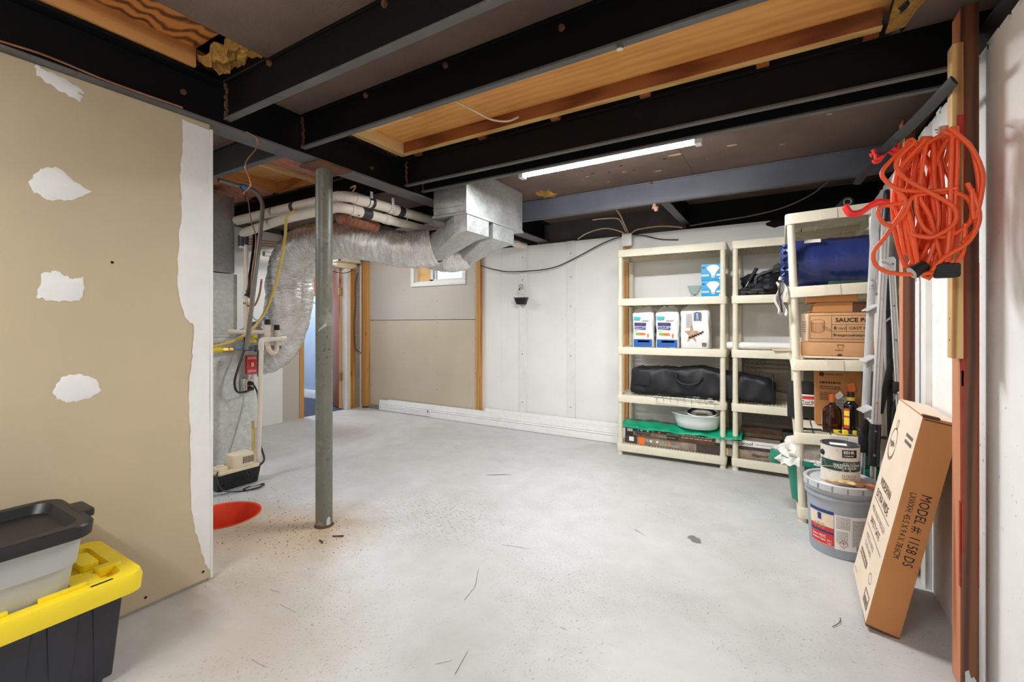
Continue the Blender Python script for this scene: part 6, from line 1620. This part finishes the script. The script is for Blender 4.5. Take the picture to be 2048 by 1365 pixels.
# black plastic edging strip resting on the hooks
P = spline([(.462, 1.925, 1.968), (.452, 2.1, 1.975), (.436, 2.35, 1.99), (.428, 2.45, 1.998), (.422, 2.53, 2.006), (.416, 2.61, 2.012), (.41, 2.69, 2.02), (.40, 2.80, 2.025), (.375, 2.92, 2.0), (.345, 3.06, 1.965)], 10)
g = G(); m = 10; rings = []
for i, p in enumerate(P):
    f = i/(len(P)-1); h = .018+.004*math.sin(f*3); wv = .004*math.sin(f*90) if .45 < f < .72 else 0
    tw = .5+.9*f
    rings.append([(p.x+(.004*math.cos(a)*math.cos(tw)-h*math.sin(a)*math.sin(tw))+wv, p.y, p.z+.004*math.cos(a)*math.sin(tw)+h*math.sin(a)*math.cos(tw)+wv) for a in [2*math.pi*k/m for k in range(m)]])
g.rings(rings); obj('edging_strip', g, 'membrane', None, 'long black plastic strip lying over the red hooks', 'strip', smooth=60)

# ================================================================== ladder
ld = thing('folding_ladder', 'folded aluminium step ladder with black joints between the right unit and the wall', 'ladder', (.46, 3.13, 0))
YN, YF = 3.085, 3.205
def railbar(p, q, w, d, mat='aluminium', name='rail', bv=.004):
    p, q = V3(p), V3(q); u = (q-p); s = V3((u.z, 0, -u.x)).normalized()
    return obj(name, G().obox(p-s*w/2-V3((0, d/2, 0)), s*w, V3((0, d, 0)), u), mat, ld, bevel=bv)
top_f, bot_f = V3((.466, YN, 1.58)), V3((.404, YN, .035))
top_r, bot_r = V3((.494, YN, 1.56)), V3((.562, YN, .03))
def at(p, q, z): f = (z-p.z)/(q.z-p.z); return p+(q-p)*f
railbar(at(top_f, bot_f, .62), top_f+(top_f-bot_f)*.11, .036, .026); railbar(at(top_r, bot_r, .25), top_r, .028, .024)
g = G()
for dx in (-.009, .004):
    a, b = at(top_f, bot_f, .64), at(top_f, bot_f, 1.7); g.tube([a+V3((dx, -.0125, 0)), b+V3((dx, -.0125, 0))], .0018, 5)
    a, b = at(top_r, bot_r, .3), at(top_r, bot_r, 1.5); g.tube([a+V3((dx, -.0125, 0)), b+V3((dx, -.0125, 0))], .0018, 5)
obj('rail_groove', g, 'conduit_grey', ld, smooth=60)
off = V3((-.030, YF-YN, 0))
railbar(at(top_f, bot_f, .55)+off, at(top_f, bot_f, 1.86)+off, .036, .02); railbar(at(top_r, bot_r, .25)+V3((-.02, YF-YN, 0)), top_r+V3((-.02, YF-YN, 0)), .028, .02)
for z in (.72, 1.0, 1.28): 
    a = at(top_f, bot_f, z); g = G(); g.obox(a+V3((-.050, .010, -.004)), (.044, 0, .03), (-.02, .11, 0), (0, 0, .006))
    for k in range(6): g.obox(a+V3((-.048+k*.008, .010, .0025+k*.0054)), (.003, 0, 0), (-.02, .11, 0), (0, 0, .003))
    obj('tread', g, 'aluminium', ld)
    g = G(); g.obox(a+V3((-.048, .012, -.035)), (.042, 0, .03), (0, .003, 0), (0, 0, .03)); obj('tread_bracket', g, 'conduit_grey', ld)
# inner folded section and black spreader arms
railbar(V3((.500, YN+.05, .45)), V3((.492, YN+.05, 1.45)), .024, .02, 'plastic_black', 'spreader_arm')
railbar(V3((.452, YN+.03, .72)), V3((.505, YN+.03, 1.02)), .030, .014, 'plastic_black', 'spreader_arm')
obj('curved_arm', G().tube(spline([(.548, YN+.03, .82), (.515, YN+.02, .78), (.503, YN+.02, .68), (.515, YN+.02, .58), (.53, YN+.02, .46), (.545, YN+.02, .40)], 8), .011, 10), 'plastic_black', ld, smooth=50)
obj('cross_tube', G().tube([(.52, YN-.012, .85), (.565, YN+.02, .80)], .012, 12).tube([(.425, YN-.01, .665), (.395, YN+.08, .70)], .011, 12), 'aluminium', ld, smooth=50)
obj('cross_rung', G().tube([at(top_f, bot_f, 1.21)+V3((.01, .01, 0)), at(top_r, bot_r, 1.24)+V3((-.01, .01, 0))], .006, 8), 'aluminium', ld, smooth=50)
obj('joint_block', G().box(.500, YN-.018, .835, .548, YN+.03, .90), 'plastic_black', ld, bevel=.006)
obj('joint_block', G().box(.375, YN+.05, .60, .41, YN+.12, .72), 'plastic_black', ld, bevel=.006)
# top cap, hinge plate, feet
tc = top_f+(top_f-bot_f)*.11
obj('top_cap', G().tube([tc, tc+V3((.010, 0, .14)), tc+V3((.006, .01, .168))], [.021, .021, .012], 16), 'plastic_black', ld, smooth=40)
obj('hinge_plate', G().box(.450, YN-.020, 1.485, .512, YN-.0135, 1.548), 'aluminium', ld, bevel=.006)
for x, z in ((.458, 1.50), (.460, 1.533), (.498, 1.52)): obj('rivet', G().cyl((x, YN-.021, z), (x, YN-.028, z), .008, .005, 10), 'chrome', ld, smooth=40)
obj('hinge_plate', G().box(.414, YN+.10, 1.40, .442, YN+.104, 1.47), 'aluminium', ld, bevel=.003)
for x, z in ((.428, 1.42), (.428, 1.45)): obj('rivet', G().cyl((x, YN+.099, z), (x, YN+.092, z), .007, .004, 10), 'chrome', ld, smooth=40)
for p, q, zs in ((top_f, bot_f, (1.34, .98, .78)), (top_r, bot_r, (1.30, 1.12))):
    for z in zs: a = at(p, q, z); obj('rivet', G().cyl(a+V3((0, -.012, 0)), a+V3((0, -.018, 0)), .006, .004, 10), 'chrome', ld, smooth=40)
a, b = at(top_f, bot_f, .665), at(top_f, bot_f, .44)
obj('leg_joint', G().tube([a, at(top_f, bot_f, .57), at(top_f, bot_f, .56), b], [.026, .027, .025, .025], 16), 'plastic_black', ld, smooth=30)
obj('lock_lever', G().box(a.x+.02, YN-.012, .59, a.x+.046, YN+.0, .605), 'plastic_black', ld, bevel=.002)
for z in (.63, .50): c = at(top_f, bot_f, z); obj('rivet', G().cyl(c+V3((0, -.024, 0)), c+V3((0, -.031, 0)), .007, .005, 10), 'chrome', ld, smooth=40)
obj('inner_leg', G().tube([b, at(top_f, bot_f, .02)], .014, 14), 'chrome', ld, smooth=50)
obj('foot', G().tube([at(top_f, bot_f, .05), at(top_f, bot_f, .0)], .02, 12), 'rubber_black', ld, smooth=40)
obj('inner_leg', G().tube([at(top_r, bot_r, .25), at(top_r, bot_r, .02)], .013, 14), 'chrome', ld, smooth=50)
obj('foot', G().tube([at(top_r, bot_r, .05), at(top_r, bot_r, .0)], .018, 12), 'rubber_black', ld, smooth=40)
a, b = at(top_f, bot_f, .56)+off, at(top_f, bot_f, .0)+off
obj('leg_joint', G().box(a.x-.028, YF-.03, .48, a.x+.022, YF+.0, .60), 'plastic_black', ld, bevel=.008)
obj('inner_leg', G().tube([a, b], .013, 12), 'chrome', ld, smooth=50); obj('foot', G().tube([b+V3((0, 0, .04)), b], .017, 12), 'rubber_black', ld, smooth=40)

# ================================================================== orange extension cord
ec = thing('extension_cord', 'orange extension cord bundled in loops hanging from the peg', 'cord', (.40, 1.95, 1.37))
r = random.Random(12); pts = []
HX, HZ, YC = .448, 1.808, 1.945
def P2(u, v, dy): return (HX+u, YC+dy, HZ+v)
nl = 13
for i in range(nl):
    top_u = -.105+.125*((i*7) % nl)/nl+r.uniform(-.012, .012); dy = -.045+.08*((i*4) % nl)/nl
    wl_ = r.uniform(.02, .065); wr_2 = r.uniform(.02, .065); bot = -.42+r.uniform(-.04, .06); cu = r.uniform(-.075, -.01)
    pts += [P2(top_u, -.012+r.uniform(-.02, .012), dy), P2(cu-wl_, -.14+r.uniform(-.05, .05), dy-.012), P2(cu-wl_*.8+r.uniform(-.02, .03), -.30+r.uniform(-.04, .04), dy-.008),
            P2(cu+r.uniform(-.03, .03), bot, dy), P2(cu+wr_2*.9+r.uniform(-.02, .02), -.31+r.uniform(-.05, .05), dy+.008), P2(cu+wr_2+r.uniform(-.015, .015), -.15+r.uniform(-.05, .05), dy+.012)]
obj('coil', G().tube(spline(pts, 7), .0065, 8), 'cord_orange', ec, smooth=70)
loops = [[(-.06, -.02), (-.12, -.10), (-.135, -.16), (-.11, -.22), (-.16, -.32), (-.19, -.37), (-.178, -.42), (-.12, -.445), (-.03, -.44), (.02, -.40), (.03, -.30)],
         [(-.02, -.01), (.035, -.06), (.052, -.13), (.058, -.21), (.05, -.26), (.05, -.32), (.02, -.36)],
         [(-.01, -.005), (.036, -.07), (.062, -.15), (.06, -.22), (.045, -.29), (.04, -.20)],
         [(-.115, -.215), (-.175, -.225), (-.168, -.27), (-.14, -.285), (-.11, -.25), (-.095, -.205), (-.06, -.195), (.0, -.20), (.035, -.225), (.045, -.27), (.03, -.31), (-.02, -.335), (-.06, -.31), (-.08, -.26), (-.085, -.20)],
         [(-.10, -.03), (-.165, -.10), (-.16, -.14), (-.12, -.175), (-.05, -.19), (.01, -.19)],
         [(-.09, -.03), (-.135, -.085), (-.115, -.14), (-.05, -.20), (.0, -.25), (.0, -.30), (-.05, -.335), (-.10, -.32)],
         [(.01, .0), (.012, -.08), (.008, -.2), (.0, -.33), (-.008, -.415)], [(.0, .0), (-.004, -.1), (-.006, -.25), (-.01, -.36), (-.016, -.415)],
         [(-.05, -.44), (-.02, -.40), (.03, -.36), (.055, -.30), (.05, -.24), (.03, -.18)]]
for i, L in enumerate(loops):
    obj('loose_loop', G().tube(spline([P2(u, v, -.058-.008*(i % 3)) for u, v in L], 9), .0065, 8), 'cord_orange', ec, smooth=70)
pl = P2(-.030, -.415, -.062)
obj('connector', G().box(pl[0]-.012, pl[1]-.02, pl[2]-.048, pl[0]+.046, pl[1]+.02, pl[2]-.004), 'rubber_black', ec, bevel=.008)
g = G()
for k in range(6): g.box(pl[0]-.0135+.002, pl[1]-.0212, pl[2]-.042+k*.006, pl[0]+.0445, pl[1]-.0195, pl[2]-.0395+k*.006)
obj('grip_rib', g, 'plastic_charcoal', ec)
p2 = P2(-.09, -.432, -.05)
obj('plug', G().tube([(p2[0]+.03, p2[1], p2[2]+.012), (p2[0]-.004, p2[1]-.01, p2[2]-.01)], [.018, .021], 14), 'rubber_black', ec, smooth=40)
obj('plug_face', G().tube([(p2[0]-.004, p2[1]-.01, p2[2]-.01), (p2[0]-.006, p2[1]-.0105, p2[2]-.0112)], .019, 14), 'plastic_greytote', ec, smooth=40)
obj('prong', G().box(p2[0]+.004, p2[1]-.012, p2[2]-.038, p2[0]+.007, p2[1]-.004, p2[2]-.014).box(p2[0]+.014, p2[1]-.012, p2[2]-.036, p2[0]+.017, p2[1]-.004, p2[2]-.012), 'chrome', ec)

# ================================================================== totes on the left
TX0, TX1, TY0, TY1, TZ = -2.272, -1.845, -.16, .672, .372
to = thing('black_tote', 'big black storage tote with a bright yellow lid on the floor', 'tote', ((TX0+TX1)/2, (TY0+TY1)/2, 0))
g = G(); g.rrect(TX0+.035, TY0+.04, TX1-.035, TY1-.04, .05, .004, TZ-.045, .045); obj('tub', g, 'plastic_charcoal', to, smooth=40)
for k in range(7):
    y = TY0+.10+k*.105
    g = G(); x_t, x_b = TX1-.030, TX1-.074
    g.add([(x_b, y-.015, .03), (x_b, y+.03, .03), (x_t, y+.045, TZ-.05), (x_t, y-.03, TZ-.05), (x_b-.03, y-.025, .03), (x_b-.03, y+.04, .03), (x_t-.03, y+.055, TZ-.05), (x_t-.03, y-.04, TZ-.05)],
          [(0, 1, 2, 3), (4, 7, 6, 5), (0, 4, 5, 1), (1, 5, 6, 2), (2, 6, 7, 3), (3, 7, 4, 0)])
    obj('rib', g, 'plastic_charcoal', to, bevel=.006)
g = G(); rs_ = [ring_pts(TX0+.004, TY0+.004, TX1-.004, TY1-.004, .045, TZ-.062, 6), ring_pts(TX0, TY0, TX1, TY1, .047, TZ-.02, 6), ring_pts(TX0+.006, TY0+.006, TX1-.006, TY1-.006, .043, TZ, 6),
         ring_pts(TX0+.05, TY0+.05, TX1-.05, TY1-.05, .03, TZ, 6), ring_pts(TX0+.06, TY0+.06, TX1-.06, TY1-.06, .03, TZ-.022, 6)]
g.rings(rs_, False, True); lid = obj('lid', g, 'plastic_yellow', to, smooth=40)
def lidblock(x0, y0, x1, y1, h=.020, name='lid_rib'): return obj(name, G().rrect(x0, y0, x1, y1, min(.012, (x1-x0)*.4, (y1-y0)*.4), TZ-.022, TZ-.022+h), 'plastic_yellow', lid, bevel=.004)
lidblock(-2.17, TY1-.115, -2.05, TY1-.065, .024); lidblock(-2.00, TY1-.10, -1.965, TY1-.03, .03); lidblock(-2.03, TY1-.20, -1.93, TY1-.12, .012); lidblock(-1.99, TY1-.17, -1.90, TY1-.10, .020)
for y in (.08, .25, .42): obj('lid_lip', G().rrect(TX1-.06, y, TX1-.042, y+.11, .007, TZ-.004, TZ+.010), 'plastic_yellow', lid, bevel=.003)
obj('lid_slot', G().box(TX1-.028, TY1-.14, TZ+.0003, TX1-.020, TY1-.085, TZ+.0012), 'dark_hole', lid)
GX0, GX1, GY0, GY1, GZ, GT = -2.262, -1.875, -.16, .575, .372, .575
gt = thing('grey_tote', 'light grey storage tote with a black lid stacked on the yellow lid', 'tote', ((GX0+GX1)/2, (GY0+GY1)/2, GZ-.004))
g = G(); a = [ring_pts(GX0+.062, GY0+.05, GX1-.032, GY1-.075, .055, GZ-.018, 6), ring_pts(GX0+.05, GY0+.04, GX1-.022, GY1-.063, .055, GZ+.075, 6), ring_pts(GX0+.045, GY0+.035, GX1-.016, GY1-.057, .055, GZ+.078, 6), ring_pts(GX0+.03, GY0+.025, GX1-.010, GY1-.045, .055, GT-.035, 6)]
g.rings(a); obj('tub', g, 'plastic_greytote', gt, smooth=40)
g = G(); a = [ring_pts(GX0+.004, GY0+.004, GX1+.004, GY1-.024, .06, GT-.040, 7), ring_pts(GX0, GY0, GX1+.006, GY1-.02, .062, GT-.006, 7), ring_pts(GX0+.004, GY0+.004, GX1+.002, GY1-.024, .06, GT, 7),
              ring_pts(GX0+.035, GY0+.035, GX1-.03, GY1-.055, .045, GT, 7), ring_pts(GX0+.05, GY0+.05, GX1-.045, GY1-.07, .04, GT-.028, 7)]
g.rings(a, False, True); bl = obj('lid', g, 'plastic_black', gt, smooth=40)
obj('handle_tab', G().rrect(-2.13, GY1-.035, -2.0, GY1+.008, .015, GT-.022, GT+.002), 'plastic_black', bl, bevel=.005)
obj('embossed_panel', G().rrect(-2.16, .05, -1.98, GY1-.22, .03, GT-.028, GT-.022), 'plastic_black', bl, bevel=.003)

# pieces too small to pick apart stay joined
for o in bpy.data.objects:
    if o.type == 'MESH' and o.parent is not None and o.name.split('.')[0] in ('screw_heads', 'pale_spots', 'drilled_holes', 'dried_drips', 'lattice', 'cross_wire', 'drop_wire', 'weld', 'small_print', 'fine_lettering', 'grip_rib', 'lid_notch', 'rail_groove', 'crumbled_edge', 'wood_panelling', 'screw', 'scratch', 'seed_print', 'torn_end'):
        o['kind'] = 'stuff'
